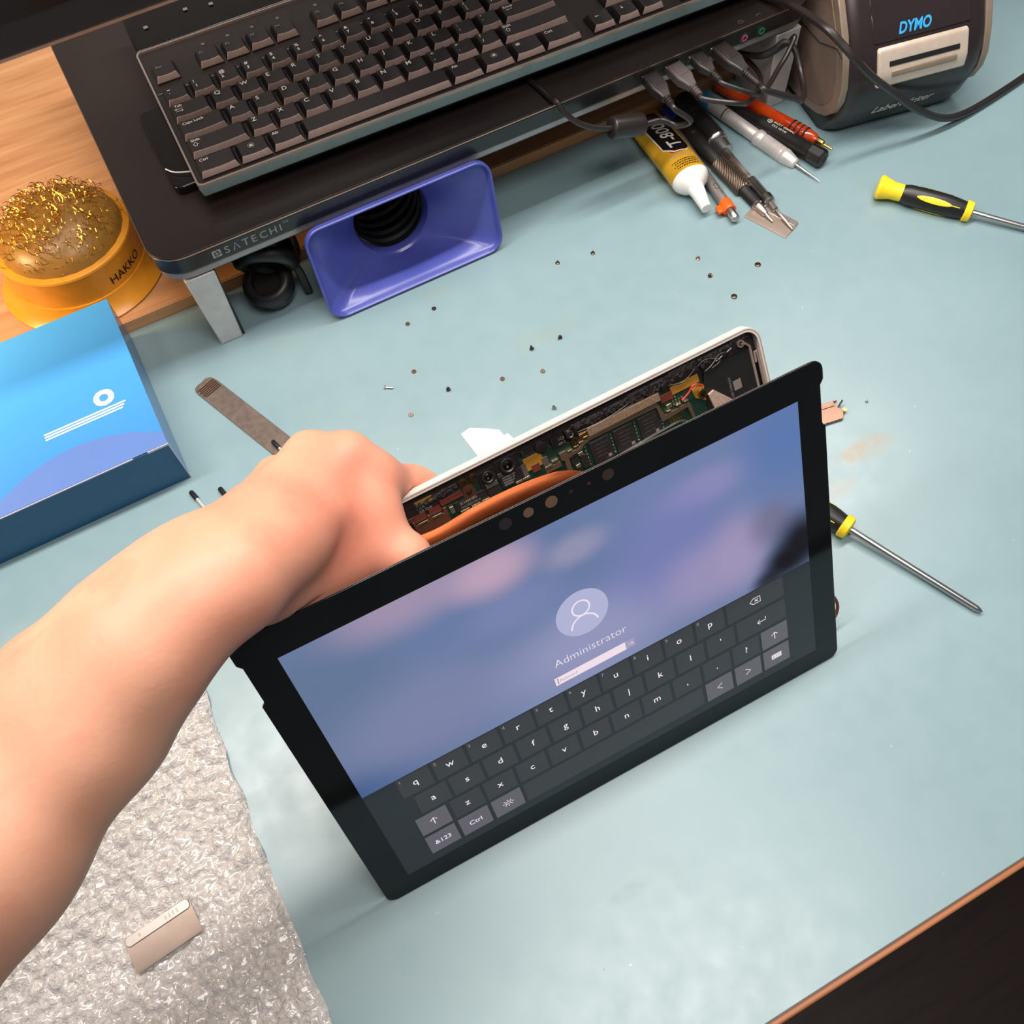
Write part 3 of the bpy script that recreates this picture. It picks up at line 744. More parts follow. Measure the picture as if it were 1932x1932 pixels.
def patch(poly, off, name, mat):
    """polygon (t, y) laid over the tube"""
    t0, t1 = min(p[0] for p in poly), max(p[0] for p in poly); mb = MB()
    rows = np.array(sorted(set(np.linspace(t0, t1, 40).tolist() + [min(max(p[0], t0), t1) for p in poly]))); ncol = 15
    def span(t):
        ys = []
        for (a, b), (c2, d) in zip(poly, poly[1:] + poly[:1]):
            if min(a, c2) - 1e-6 <= t <= max(a, c2) + 1e-6 and abs(a - c2) > 1e-9: ys.append(b + (d - b) * (t - a) / (c2 - a))
        return min(ys), max(ys)
    for t in rows:
        y0, y1 = span(min(max(t, t0 + .01), t1 - .01))
        for k in range(ncol): y = y0 + (y1 - y0) * k / (ncol - 1); mb.v.append((t, y, wrap(t, y) + off))
    mb.f = [(i * ncol + k, (i + 1) * ncol + k, (i + 1) * ncol + k + 1, i * ncol + k + 1) for i in range(len(rows) - 1) for k in range(ncol - 1)]
    return mb.build(name, mat, gl)
M['red_ink'] = plain('red_ink', (206, 58, 40), .4); M['label_black'] = plain('label_black', (20, 18, 20), .3)
lab = [(-2, -9), (58, -9), (65, -2.5), (65.5, 6.5), (60, 12), (-2, 12)]
def grow(p, d): return [(a + (d if a > 0 else 0), b + (d if b > 2 else -d)) for a, b in p]
patch(grow(lab, 2.0), .12, 'label_border', 'red_ink'); patch(grow(lab, 1.1), .24, 'label_border', 'white_ink'); patch(lab, .36, 'label', 'label_black')
def glue_text(body_, t, y, size, mat, name, bold=.01, flip=True):
    g = dense(text_geo(body_, size, 'LEFT', bold)); mb = MB()
    for a, b, z in g[0]:
        tt, yy = t - a, y - b      # read from the far end: letters run back along the tube
        mb.v.append((tt, yy, wrap(tt, yy) + .45))
    mb.f = g[1]; mb.build(name, mat, gl, smooth=0)
glue_text('T-8000', 60, 7.4, 16.0, 'white_ink', 'lettering', .012)
g = text_geo('ZHANLIDA', 5.0, 'CENTER', .0); mb = MB()
for a_, b_, z_ in g[0]:
    tt, yy = 70 + b_, 0 - a_ * .82; mb.v.append((tt, yy, wrap(tt, yy) + .3))
mb.f = g[1]; mb.build('brand_lettering', 'pr_bright', gl, smooth=0)
random.seed(21); mb = MB()                       # fine print, too small to read
for k in range(4):
    y = -11.0 + (k % 2) * .8
    while y < 11.5:
        w = random.uniform(.8, 2.2); t0 = 77.4 + k * 2.5
        b0 = len(mb.v); mb.v += [(t, yy, wrap(t, yy) + .3) for t, yy in ((t0, y), (t0 + 1.0, y), (t0 + 1.0, y + w), (t0, y + w))]; mb.f.append((b0, b0 + 1, b0 + 2, b0 + 3)); y += w + .55
mb.build('fine_print', 'black_ink', gl, smooth=0)['kind'] = 'stuff'
sh = MB().loft([gsec(89, 14.9, 12.7, 13.2), gsec(91, 14.6, 12.4, 13.2), gsec(95, 12, 10.5, 13), gsec(98, 8, 7.4, 12.6), gsec(100, 6, 6, 12.4)]).build('shoulder', 'white_plastic', gl, smooth=60)
MB().loft([gsec(98.5, 6.8, 6.8, 12.4), gsec(104, 5.8, 5.8, 11.8), gsec(119, 3.9, 3.9, 8.6)]).build('nozzle', 'white_plastic', gl, smooth=60)
M['pen_grey'] = plain('pen_grey', (150, 142, 138), .35, .6)
def L3(a, b): return (Vector(b) - Vector(a)).length
A, B = (396, 536, 5), (379.2, 411.5, 5); L = L3(A, B)
pen = rod_thing('marker_pen', 'slim grey pen with an orange clip lying beside the glue tube', 'pen', A, B,
    [('barrel', 'pen_grey', [(0, 3.6), (1, 4.2), (L - 20, 4.3), (L - 19, 4.1)]), ('clip_ring', 'orange_clip', [(L - 20, 4.9), (L - 19.6, 5.1), (L - 10.4, 5.1), (L - 10, 4.9)]),
     ('tip', 'silver', [(L - 10, 3.4), (L - 1.2, 3.3), (L - .4, 2.8), (L, 1.6)])])
MB().box(L - 18, L - 10.5, -9.2, -4.2, -1.6, 1.8).build('clip', 'orange_clip', pen, bevel=1)
pm = MB(); g = text_geo('UICD', 5.2, 'LEFT', .0)
for a, b, z in g[0]:
    an = (b - 1.8) / 4.3; pm.v.append((L - 26 - a, -4.36 * math.sin(an), 4.36 * math.cos(an)))
pm.f = g[1]; pm.build('lettering', 'black_ink', pen, smooth=0)
def knurl():
    t = NT('knurled_steel'); v = t.coord()
    w1 = t.n('ShaderNodeTexWave', wave_type='BANDS', bands_direction='DIAGONAL'); t.l(v, w1.inputs[0]); w1.inputs['Scale'].default_value = 260
    h = w1.outputs['Fac']
    t.bsdf(t.ramp(h, [(.2, lin((66, 56, 48))), (.8, lin((134, 116, 100)))]), .38, .8, .5, t.bump(h, .6, .0006)); return t.m
M['knurl'] = knurl()
A, B = (401.5, 545, 7.2), (403.6, 397.5, 2.2); L = L3(A, B)
dr = rod_thing('precision_driver', 'black driver with a knurled grip whose tip rests on the razor blade', 'screwdriver', A, B,
    [('rear_cap', 'dark_blue', [(-.2, 5), (1, 6.9), (17, 7.1), (17.4, 6.6)]), ('handle', 'black_plastic', [(16, 6.6), (18, 6.9), (50, 7.0), (70, 6.6), (75, 5.8)]), ('grip', 'knurl', [(74, 5.8), (75.5, 6.9), (108.5, 6.9), (110, 6.0)]),
     ('neck', 'matte_black', [(110, 5.0), (112, 4.4), (127, 4.2)]), ('collet', 'steel', [(126.5, 4.4), (128, 4.5), (129, 3.4), (138, 2.4), (139.5, 1.6)]), ('bit', 'silver', [(139, 1.5), (L - 4, 1.1), (L, .5)])], seg=24)
em = MB().lathe([(0, 2.0), (.4, 1.9), (.5, 1.0)], 14, T4((40, -1.5, 6.6), Matrix(((0, 1, 0), (0, 0, 1), (1, 0, 0))))); em.build('badge', 'brass', dr)
s = MB(); stroke(s, [(48 + 7 * math.cos(a), 3.0 * math.sin(a)) for a in np.linspace(-1.3, 1.3, 14)], .3)
s2 = MB(); s2.v = [(x, y - 1, math.sqrt(max(1, 7.15 ** 2 - (y - 1) ** 2))) for x, y, z in s.v]; s2.f = s.f; s2.build('badge_line', 'brass', dr, smooth=0)
A, B = (415.5, 545, 10), (411.6, 383, 2.0); L = L3(A, B)
rod_thing('ratchet_driver', 'fat black driver with a chrome collar and hexagonal steel shaft', 'screwdriver', A, B,
    [('handle', 'black_plastic', [(0, 7), (1.5, 8.6), (22, 8.6), (22.3, 8.3), (23.2, 8.3), (23.5, 8.6), (53, 8.8)]), ('collar', 'silver', [(53, 8.6), (54.5, 8.9), (56, 8.2), (59, 8.2), (59.6, 7.2), (64, 7.0), (69, 6.8), (69.5, 5.4)], 12),
     ('hex_shaft', 'steel', [(69, 3.2), (104, 3.2), (105, 2.8)], 6), ('bit_holder', 'silver', [(104, 4.1), (105, 4.4), (124, 4.4), (125, 4.9), (131, 4.9), (132, 3.6)], 18),
     ('holder_ring', 'dark_steel', [(124.6, 5.1), (129, 5.1)], 18), ('bit', 'steel', [(132, 2.4), (139, 2.3), (140, 1.3), (L - 1, 1.0), (L, .4)], 10)])
A, B = (434, 541, 6.2), (460, 414, 2.0); L = L3(A, B)
sp_ = rod_thing('hobby_knife', 'silver precision pen tool with a ribbed grip and blue rear cap', 'hand tool', A, B,
    [('rear_cap', 'cyan_plastic', [(0, 3.2), (1, 5.4), (8, 5.6), (12, 4.8)]), ('barrel', 'silver_paint', [(11, 5.2), (12, 5.6), (61, 5.4), (62, 5.0)]), ('band', 'steel', [(27, 5.75), (28, 5.75)]),
     ('grip', 'silver_paint', [(62, 5.6), (63, 6.6), (66, 6.8), (68, 6.4), (69, 5.9)] + [(70 + k * .55, 6.5 if k % 2 else 6.0) for k in range(36)] + [(90.5, 5.9), (92, 6.6), (94, 6.5), (104, 4.2), (105, 3.0)], 24),
     ('needle', 'steel', [(104.5, 1.3), (115, 1.1), (L, .25)], 10)])
A, B = (446, 524, 7), (472.8, 427.5, 7); L = L3(A, B)
bd = rod_thing('black_driver', 'black round screwdriver handle with small white printing beside the orange-red driver', 'screwdriver', A, B,
    [('handle', 'black_plastic', [(0, 3), (2, 4), (20, 4.6), (32, 5.2), (36, 6.6), (40, 6.9), (L - 14, 6.9), (L - 13, 7.4)], 24), ('end_cap', 'black_plastic', [(L - 13, 7.3), (L - 2, 7.6), (L - .4, 6.4), (L, 4.6)], 8), ('socket', 'matte_black', [(L - .1, 3.0), (L + .1, 2.8)], 12)])
pm = MB()
for txt, x0, b0, sz in (('BEST 8800C', 48, .8, 4.0), ('S.V.A  0.8 3-60', 49, -2.4, 2.3)):
    g = text_geo(txt, sz, 'LEFT', .012)
    for a, b, z in g[0]:
        an = (b + b0) / 7.0 - .05; pm.v.append((x0 + a, 7.05 * math.sin(an), 7.05 * math.cos(an)))
    pm.f += [tuple(i + len(pm.v) - len(g[0]) for i in f) for f in g[1]]
s = MB(); stroke(s, [(45 + 2.1 * math.cos(a), 2.1 * math.sin(a) + .4) for a in np.linspace(0, 6.28, 14)[:-1]], .5, 0, True); stroke(s, [(43.4, .4), (46.6, .4)], .5); stroke(s, [(45, -1.4), (45, 2.2)], .5)
b0 = len(pm.v); pm.v += [(x, 7.06 * math.sin(y / 7), 7.06 * math.cos(y / 7)) for x, y, z in s.v]; pm.f += [tuple(i + b0 for i in f) for f in s.f]
pm.build('lettering', 'white_ink', bd, smooth=0)
def amber():
    t = NT('amber_plastic'); v = t.coord()
    c = t.ramp(t.noise(v, 60, 2), [(.3, lin((196, 50, 14))), (.7, lin((232, 84, 26)))])
    t.bsdf(c, .12, 0, .6, None, Transmission_Weight=.25); return t.m
M['amber'] = amber()
A, B = (454, 548, 6.4), (486, 434.5, 6.5); L = L3(A, B)
ob = rod_thing('amber_driver', 'translucent orange-red driver with black rubber rings and brass tip', 'screwdriver', A, B,
    [('handle', 'amber', [(0, 4.2), (1.5, 5.0), (60, 5.2), (70, 5.4), (90, 5.8), (100, 4.6), (103, 3.4)], 24), ('tip_nut', 'brass', [(102.5, 3.0), (103, 3.2), (109, 2.6), (110, 1.6)], 8), ('pin', 'gold', [(110, 1.2), (L, 1.0)], 10)])
for k in range(4): MB().lathe([(78 + k * 4.4, 5.3), (78.4 + k * 4.4, 6.0), (79.6 + k * 4.4, 6.0), (80 + k * 4.4, 5.3)], 24).build('grip_ring', 'matte_black', ob)
for k in range(3): MB().lathe([(0, 1.0), (.5, .8), (.7, .2)], 10, T4((48 + k * 6.0, .5, 4.9), Matrix(((0, 1, 0), (0, 0, 1), (1, 0, 0))))).build('bubble', 'amber', ob)

# ---------------------------------------------------------------- single-edge razor blades
def razor(label, loc, rot, extra=None):
    r = thing('razor_blade', label, 'razor blade', loc, rot, 'single-edge razor blades')
    MB().loft([[(0, 0, 0), (37.5, 0, 0), (37.5, 0, .15), (0, 0, .15)], [(0, 2.2, 0), (37.5, 2.2, 0), (37.5, 2.2, .5), (0, 2.2, .5)], [(0, 16, 0), (37.5, 16, 0), (37.5, 16, .5), (0, 16, .5)]]).build('blade', 'blade', r, smooth=10)
    MB().prism(rrect(.4, 37.1, 14, 19.6, 2.2), -.15, 1.1).build('spine', 'spine', r, smooth=25, bevel=.3)
    st = MB()
    for k in range(4): st.box(23 + k * 2.2, 24 + k * 2.2, 15.6, 18, 1.1, 1.14)
    st.box(8, 9, 16, 18, 1.1, 1.14); st.build('stamp', 'spine_mark', r)
    return r
M['blade'] = plain('blade_steel', (160, 142, 130), .42, .6, var=.1, scale=60)
M['spine'] = plain('blade_spine', (170, 160, 154), .35, .7); M['spine_mark'] = plain('spine_mark', (150, 140, 134), .4, .8)
def yawm(deg): return deg
razor('razor blade lying on the teal mat under the driver tips', (389.3, 414.8, .3), -69)
# ---------------------------------------------------------------- loose things on the mat
M['screw_bronze'] = plain('screw_bronze', (150, 112, 92), .35, .85); M['screw_dark'] = plain('screw_dark', (84, 70, 62), .35, .85); M['screw_silver'] = plain('screw_silver', (170, 168, 168), .3, .9)
def screw(label, x, y, tone, tilt=0, az=0, head=1.7, ln=2.4, sh=.75):
    """tilt 0: standing on its head; 90: lying on its side"""
    z0 = {0: .05}.get(tilt, head * .55)
    R = Matrix.Rotation(math.radians(az), 3, 'Z') @ Matrix.Rotation(math.radians(tilt), 3, 'Y')
    s = thing('screw', label, 'screw', (x, y, z0), R, 'loose screws from the tablet')
    up = Matrix(((0, 1, 0), (0, 0, 1), (1, 0, 0)))      # lathe axis -> +z
    h = MB().lathe([(0, head * .9), (.15, head), (.5, head), (1.0, sh * 1.1)], 14, T4((0, 0, 0), up)).build('head', tone, s)
    MB().lathe([(.9, sh), (ln, sh), (ln + .3, sh * .5)], 10, T4((0, 0, 0), up)).build('shank', tone, s)
    MB().box(-head * .6, head * .6, -.2, .2, -.03, .06).build('slot', 'matte_black', h)
B_, D_, S_ = 'screw_bronze', 'screw_dark', 'screw_silver'
for a in (('small screw left of the topmost one, right of the blue nozzle', 242.7, 447.9, D_, 0, 0), ('topmost small screw between the blue nozzle and the pens', 270.6, 442.6, D_, 0, 0),
          ('dark screw just below the lower rim of the blue nozzle', 141.6, 456.3, D_, 180, 0), ('bronze screw below and left of the dark one under the nozzle', 118.3, 453.1, B_, 180, 0),
          ('silver-sided screw at the upper middle of the cluster behind the tablet', 209.1, 384.0, D_, 70, 200), ('dark screw pointing up just left of the upper middle screw', 186.1, 385.3, D_, 30, 90),
          ('bronze screw head lying flat above the long screw', 103.6, 410.9, B_, 180, 0), ('dark screw right of the bronze one in the middle of the cluster', 182.9, 363.8, D_, 150, 30),
          ('round bronze screw in the middle of the cluster behind the tablet', 155.4, 372.8, B_, 180, 0), ('tipped dark screw between the long screw and the round bronze one', 117.7, 384.1, D_, 60, 300),
          ('dark screw nearest the hand', 85.7, 377.9, D_, 165, 60), ('bright silver screw nearest the edge of the tablet shell', 174.2, 332.6, S_, 65, 300),
          ('leftmost screw of the four below the razor blade', 335.4, 396.7, B_, 0, 0), ('screw just below the leftmost one of the four under the blade', 333.4, 377.5, D_, 30, 200),
          ('largest rightmost screw, below the razor blade', 369.8, 368.6, D_, 0, 0, 2.3), ('lowest dark screw of the four below the razor blade', 337.0, 351.8, D_, 180, 0, 2.2),
          ('tiny pale screw alone on the mat beyond the metal shield', 359.7, 228.9, S_, 75, 40, 1.0, 1.4, .5)):
    screw(a[0], a[1], a[2], a[3], a[4], a[5], *(a[6:]))
screw('longest screw, lying on its side right of the steel pry bar', 79.4, 408.6, S_, 90, -35, 1.6, 6.2, .8)

# steel pry bar
M['pry'] = plain('brushed_steel', (150, 134, 124), .32, .7, var=.22, scale=220)
M['worn'] = plain('worn_bronze', (92, 62, 42), .35, .8)
sp = thing('pry_bar', 'flat steel pry bar with a rounded bent end behind the hand', 'pry tool', (-33, 478, 0), -69)
pts = [(0, -8.3), (3, -8.6), (96, -8.8), (132, -8.8), (132, 8.8), (96, 8.8), (4, 8.6), (-2, 7.2), (-4, 3.5), (-3.2, 0), (-3.6, -3.4), (-2.6, -6.8)]
MB().prism([(x, y) for x, y in pts], .2, 1.0).build('strip', 'pry', sp, smooth=20, bevel=.25)
for k in range(6): MB().box(1.0 + k * 1.7, 1.9 + k * 1.7, -7.6 + (k % 2), 7.4, .95, 1.2).build('worn_band', 'worn', sp)
# small driver bits
def bit(label, A, B, r=1.7):
    L = (Vector(B) - Vector(A)).length
    rod_thing('driver_bit', label, 'driver bit', A, B, [('tip', 'matte_black', [(0, r * .75), (.6, r), (7.5, r * 1.02), (8, r * .8)]), ('shaft', 'silver_paint', [(7.6, r * .7), (L, r * .7)])], 'driver bits on the mat', seg=12)
bit('driver bit with a black tip lying between the blue box and the wrist', (-70.6, 396, 1.8), (-60.5, 356, 1.4))
bit('driver bit whose black tip just peeks out above the wrist', (-52.4, 388.6, 1.8), (-44, 350, 1.4))
bit('pointed driver bit lying on the steel pry bar beside the knuckles', (-7.2, 405.2, 2.9), (3, 366, 2.4), 1.5)
# white card
cd = MB().prism([(108.8, 345.4), (116.2, 347.1), (126, 340.5), (133.1, 335.2), (133.9, 329.6), (136.9, 329.9), (141, 312), (118, 309), (110.9, 321.4)], .1, .9)
tag(cd.build('card_scrap', 'paper'), 'torn scrap of white card lying behind the open tablet', 'card')
# metal shield with castellated rim
rf = thing('metal_shield', 'small bent tin shield cover lying on the mat right of the tablet', 'metal shield', (331.5, 234, 0), -10)
M['rf'] = plain('tinned_shield', (150, 118, 100), .36, .8)
MB().prism([(-16, -7.5), (7, -7.5), (9.5, -3), (8.5, 1), (6.5, 7.5), (-16, 7.5)], 2.2, 2.6).build('lid', 'rf', rf, bevel=.15)
MB().box(-14, 6, 3.2, 4.6, 2.6, 3.2).build('fold', 'rf', rf, bevel=.2)
for k in range(8): MB().box(-15.5 + k * 2.9, -13.3 + k * 2.9, -7.6, -7.1, .1, 2.4).build('rim_tooth', 'rf', rf)
for k in range(3): MB().box(-15 + k * 9, -8 + k * 9, 7.1, 7.6, .1, 2.4).build('rim_tooth', 'rf', rf)
MB().lathe([(0, 1.5), (.8, 1.5)], 12, T4((11.0, -1.8, 2.0), Matrix(((0, 1, 0), (0, 0, 1), (1, 0, 0))))).build('torn_tab', 'brass', rf)
MB().tube([(8, 1.5, 2.4), (10, 3, 3.6), (12.2, 4.6, 4.4)], .7, 6).build('torn_strip', 'steel', rf)
# yellow handled screwdrivers
def screwdriver(label, A, B, flip=False):
    L = (Vector(B) - Vector(A)).length
    r = rod_thing('screwdriver', label, 'screwdriver', A, B, [
        ('butt', 'yellow', [(0, 5.5), (1, 8.4), (3, 9.2), (5, 8.6), (12, 6.6), (20, 6.4)], 24), ('grip', 'black_plastic', [(19, 6.3), (24, 7.6), (50, 8.2), (60, 7.4), (66, 6.6)], 24),
        ('front_ring', 'yellow', [(66, 7.4), (67, 8.0), (71, 7.4), (72, 5)], 24), ('shaft', 'silver', [(71, 2.1), (L - 4, 2.1), (L - 2, 1.6), (L, .6)], 14)])
    for k in range(4):
        a = math.radians(45 + 90 * k); g = MB()
        g.loft([[(30 + t, (7.75 + .55 * math.cos((t - 13) / 13 * 1.2)) * math.cos(a + w), (7.75 + .55 * math.cos((t - 13) / 13 * 1.2)) * math.sin(a + w)) for w in np.linspace(-.28, .28, 5) * math.sqrt(max(.02, 1 - ((t - 13) / 13) ** 2))] for t in np.linspace(0, 32, 12)], False, False)
        g.build('grip_inlay', 'yellow', r, smooth=60)
    return r
d = Vector((.385, -.923, 0)); p = Vector((285.5, 158.2, 8.6))
screwdriver('yellow and black screwdriver half hidden behind the tablet, shaft pointing right', p - d * 68, p + d * 92 + Vector((0, 0, -6)))
d = Vector((.62, -.785, 0)); p = Vector((487, 381.5, 9.2))
screwdriver('yellow and black screwdriver at the right edge, only its butt in view', p, p + d * 160 + Vector((0, 0, -7)))

# blue product box
def box_print():
    t = NT('box_top_print'); v = t.coord()
    sx = t.n('ShaderNodeSeparateXYZ'); t.l(v, sx.inputs[0])
    w = t.n('ShaderNodeMapRange'); t.l(sx.outputs[1], w.inputs[0]); w.inputs[1].default_value = 0.0; w.inputs[2].default_value = .142
    col = t.ramp(w.outputs[0], [(0, lin((62, 130, 206))), (.5, lin((70, 150, 222))), (1, lin((84, 172, 232)))])
    # swoosh across the near end of the lid
    arc = t.math('ADD', sx.outputs[1], t.math('MULTIPLY', t.math('POWER', t.math('ADD', sx.outputs[0], .055), 2.0), 6.0))
    col = t.mix(t.math('LESS_THAN', arc, .028), col, lin((92, 122, 184)))
    t.bsdf(col, .3, 0, .5); return t.m
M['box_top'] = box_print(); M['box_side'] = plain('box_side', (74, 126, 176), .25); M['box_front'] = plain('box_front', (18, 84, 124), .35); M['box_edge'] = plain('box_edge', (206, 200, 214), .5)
bx = thing('product_box', 'blue cardboard box with white lettering left of the hand', 'box', (-66.5, 408.4, 0))
BW = 190
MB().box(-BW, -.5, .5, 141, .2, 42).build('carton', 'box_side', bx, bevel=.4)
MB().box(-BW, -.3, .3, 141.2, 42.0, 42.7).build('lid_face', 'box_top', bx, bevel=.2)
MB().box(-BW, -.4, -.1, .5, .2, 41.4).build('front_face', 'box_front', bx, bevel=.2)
ed = MB(); ed.box(-.6, .05, -.2, .2, .2, 42.6); ed.box(-BW, -24, -.25, .25, 41.3, 42.2); ed.box(-14, 0, -.3, .2, 40.6, 42.3); ed.build('worn_edges', 'box_edge', bx)
lt = MB(); g = text_geo('o', 26, 'RIGHT', .03); lt.add(g[0], g[1], T4((-19.5, 51, 42.78)))
for k in range(3): lt.box(-70, -14.5 - k * 1.5, 46.5 - k * 2.2, 47.7 - k * 2.2, 42.72, 42.8)
lt.build('lettering', 'white_ink', bx, smooth=0)

# ---------------------------------------------------------------- bubble wrap
def wrap_mat():
    t = NT('bubble_plastic'); v = t.coord()
    n = t.noise(v, 300, 5, .6); n.node.inputs['Distortion'].default_value = 1.2
    rg = t.ramp(t.noise(v, 90, 2), [(.3, (.05,) * 3), (.7, (.2,) * 3)])
    p = t.bsdf(lin((242, 234, 228)), rg, .0, 1.0, t.bump(n, .9, .0035), Transmission_Weight=.15, Coat_Weight=1.0, Coat_Roughness=.05); return t.m
M['wrap'] = wrap_mat()
rng = np.random.default_rng(3)
gx, gy = np.arange(-330, -108.9, 1.15), np.arange(-44, 300, 1.15)
X, Y = np.meshgrid(gx, gy)
px, row = 10.2, 8.8
Z = np.zeros_like(X)
for dr in (-1, 0, 1):
    for dc in (-1, 0, 1):
        r = np.floor(Y / row) + dr; c = np.floor((X - (r % 2) * px / 2) / px) + dc
        h = np.sin(r * 12.9898 + c * 78.233) * 43758.5453; h = h - np.floor(h); h2 = np.modf(h * 97.3)[0]
        ux = (c + .5 + (h - .5) * .35) * px + (r % 2) * px / 2; uy = (r + .5 + (h2 - .5) * .35) * row
        d = np.hypot(X - ux, Y - uy) / 4.7
        Z = np.maximum(Z, np.where(d < 1, (1.0 + 1.6 * h) * np.sqrt(np.clip(1 - d * d, 0, 1)), 0))
def vnoise(x, y, s):
    xi, yi = np.floor(x / s), np.floor(y / s); fx, fy = x / s - xi, y / s - yi; fx = fx * fx * (3 - 2 * fx); fy = fy * fy * (3 - 2 * fy)
    def hh(a, b): q = np.sin(a * 127.1 + b * 311.7) * 43758.5453; return q - np.floor(q)
    return (hh(xi, yi) * (1 - fx) + hh(xi + 1, yi) * fx) * (1 - fy) + (hh(xi, yi + 1) * (1 - fx) + hh(xi + 1, yi + 1) * fx) * fy
Z = Z * (.5 + .9 * vnoise(X, Y, 23)) + 3.0 * np.abs(vnoise(X, Y, 6.5) - .5) + 2.2 * np.abs(vnoise(X + 91, Y, 3.1) - .5) + 1.5 * vnoise(X, Y, 40) + .8
edge = np.clip((-109 - X - 3 + 4.5 * vnoise(Y, Y * 0, 14) ) / 3.2, 0, 1)
Z = .25 + Z * np.sqrt(edge)
Xe = X + 5 * (vnoise(Y, Y * 0 + 7, 17) - .5) * np.clip((X + 118) / 8, 0, 1)
wb = MB(); ny, nx = X.shape
wb.v = list(zip(Xe.ravel().tolist(), Y.ravel().tolist(), Z.ravel().tolist()))
idx = np.arange(nx * ny).reshape(ny, nx)
wb.f = list(zip(idx[:-1, :-1].ravel().tolist(), idx[:-1, 1:].ravel().tolist(), idx[1:, 1:].ravel().tolist(), idx[1:, :-1].ravel().tolist()))
tag(wb.build('bubble_wrap', 'wrap', smooth=70), 'shiny clear bubble wrap sheet at the lower left of the mat', 'bubble wrap')
razor('razor blade lying on the bubble wrap', (-188, 127, 6.2), 6)
# ---------------------------------------------------------------- tablet: display half
TAB_R = Matrix.Rotation(math.radians(-0.514), 3, 'Z') @ Matrix.Rotation(math.radians(65.40), 3, 'X')
tb = thing('tablet_display', 'black tablet display panel showing a login screen, leaning on the mat', 'tablet screen', (-58.64, 96.28, 0.5), TAB_R)
W, H = 290.8, 204.6
def glass_outline(d=0.0):
    r = 6.0; out = []
    def arc(cx, cy, a0, a1, rr):
        for k in range(7):
            a = math.radians(a0 + (a1 - a0) * k / 6); out.append((cx + rr * math.cos(a), cy + rr * math.sin(a)))
    arc(W - d - r, d + r, 270, 360, r)
    out.extend([(W - d, 166.6), (W - d - 1.0, 167.4), (W - d - 1.8, 169.0), (W - d - 1.8, 190.6), (W - d - .6, 192.2), (W - d, 193.4)])
    arc(W - d - r, H - d - r, 0, 90, r); arc(d + r, H - d - r, 90, 180, r)
    out.extend([(d, 193.4), (d + .6, 192.2), (d + 1.8, 190.6), (d + 1.8, 169.0), (d + 1.0, 167.4), (d, 166.6)])
    arc(d + r, d + r, 180, 270, r); return out
def bezel_glass():
    t = NT('black_glass'); v = t.coord()
    t.bsdf(t.ramp(t.noise(v, 30, 2), [(.3, (.004, .004, .0045)), (.7, (.006, .006, .0065))]), t.ramp(t.noise(v, 18, 3), [(.3, (.05,) * 3), (.7, (.09,) * 3)]), 0, .36); return t.m
M['glass'] = bezel_glass(); M['glass_edge'] = plain('glass_edge', (112, 102, 98), .3, .3)
MB().prism(glass_outline(), -1.0, 0).build('glass', 'glass', tb, smooth=20, bevel=.25)
MB().prism(glass_outline(.35), -1.7, -1.0).build('glass_edge', 'glass_edge', tb, smooth=20)
MB().prism(rrect(3, W - 3, 6, H - 3, 4), -3.2, -1.7).build('back_plate', 'dark_steel', tb, smooth=20, bevel=.3)
for u, v, r, mt in ((125.8, 198.6, 3.1, 'lens_dim'), (137.1, 198.6, 2.5, 'lens_hole'), (148.3, 198.4, 3.0, 'lens_hole'), (158.1, 198.6, 1.0, 'lens_dim'), (167.0, 198.4, .8, 'copper_part'), (176.6, 198.2, 2.9, 'lens_brown')):
    if mt not in M: M[mt] = plain(mt, {'lens_dim': (44, 40, 42), 'lens_hole': (116, 88, 68), 'lens_brown': (62, 48, 42)}[mt], .2)
    MB().lathe([(0, r), (.05, r)], 20, T4((u, v, .01), Matrix(((0, 1, 0), (0, 0, 1), (1, 0, 0))))).build('sensor_window', mt, tb, smooth=0)

def wallpaper():
    t = NT('login_wallpaper'); v = t.coord()
    col = None
    base = t.ramp(t.noise(v, 9, 2, .4), [(.25, lin((100, 122, 164))), (.75, lin((118, 134, 176)))])
    col = base
    for c, r, rgb, k in (((20, 150), (40, 40), (100, 120, 152), .9), ((22, 84), (48, 21), (34, 84, 136), 1), ((62, 112), (46, 30), (128, 136, 172), .9), ((72, 186), (30, 15), (166, 150, 178), .95), ((118, 152), (24, 12), (132, 140, 184), .6),
                         ((113, 178), (19, 12), (196, 166, 190), .95), ((153, 168), (15, 8), (164, 158, 186), .7), ((152, 108), (46, 26), (156, 158, 196), .85), ((222, 166), (22, 9), (152, 146, 192), .75),
                         ((200, 140), (30, 30), (124, 128, 188), .7), ((268, 172), (24, 30), (92, 122, 178), .9), ((216, 112), (24, 20), (160, 150, 190), .85), ((236, 116), (15, 22), (166, 152, 190), .85),
                         ((256, 124), (12, 12), (120, 112, 140), .7), ((273, 103), (15, 17), (20, 18, 26), 1.0), ((262, 94), (13, 11), (20, 18, 26), 1.0), ((250, 86), (9, 7), (24, 22, 30), .9)):
        w = t.spot(v, (c[0] * MM, c[1] * MM, 0), (r[0] * MM, r[1] * MM, 1), .85)
        col = t.mix(t.math('MULTIPLY', w, k), col, lin(rgb))
    t.bsdf((.004, .004, .005), .1, 0, .5, None, Emission_Color=col, Emission_Strength=.92); return t.m
M['wallpaper'] = wallpaper()
M['panel_dark'] = emit_flat('touch_panel', (30, 32, 36), 1.0); M['touch_key'] = emit_flat('touch_key', (50, 50, 54), 1.0); M['touch_key_fn'] = emit_flat('touch_key_light', (92, 88, 96), 1.0)
M['ui_white'] = emit_flat('ui_white', (238, 226, 238), 1.0); M['ui_grey'] = emit_flat('ui_grey', (150, 146, 150), 1.0); M['ui_circle'] = emit_flat('ui_circle', (176, 178, 212), 1.0)
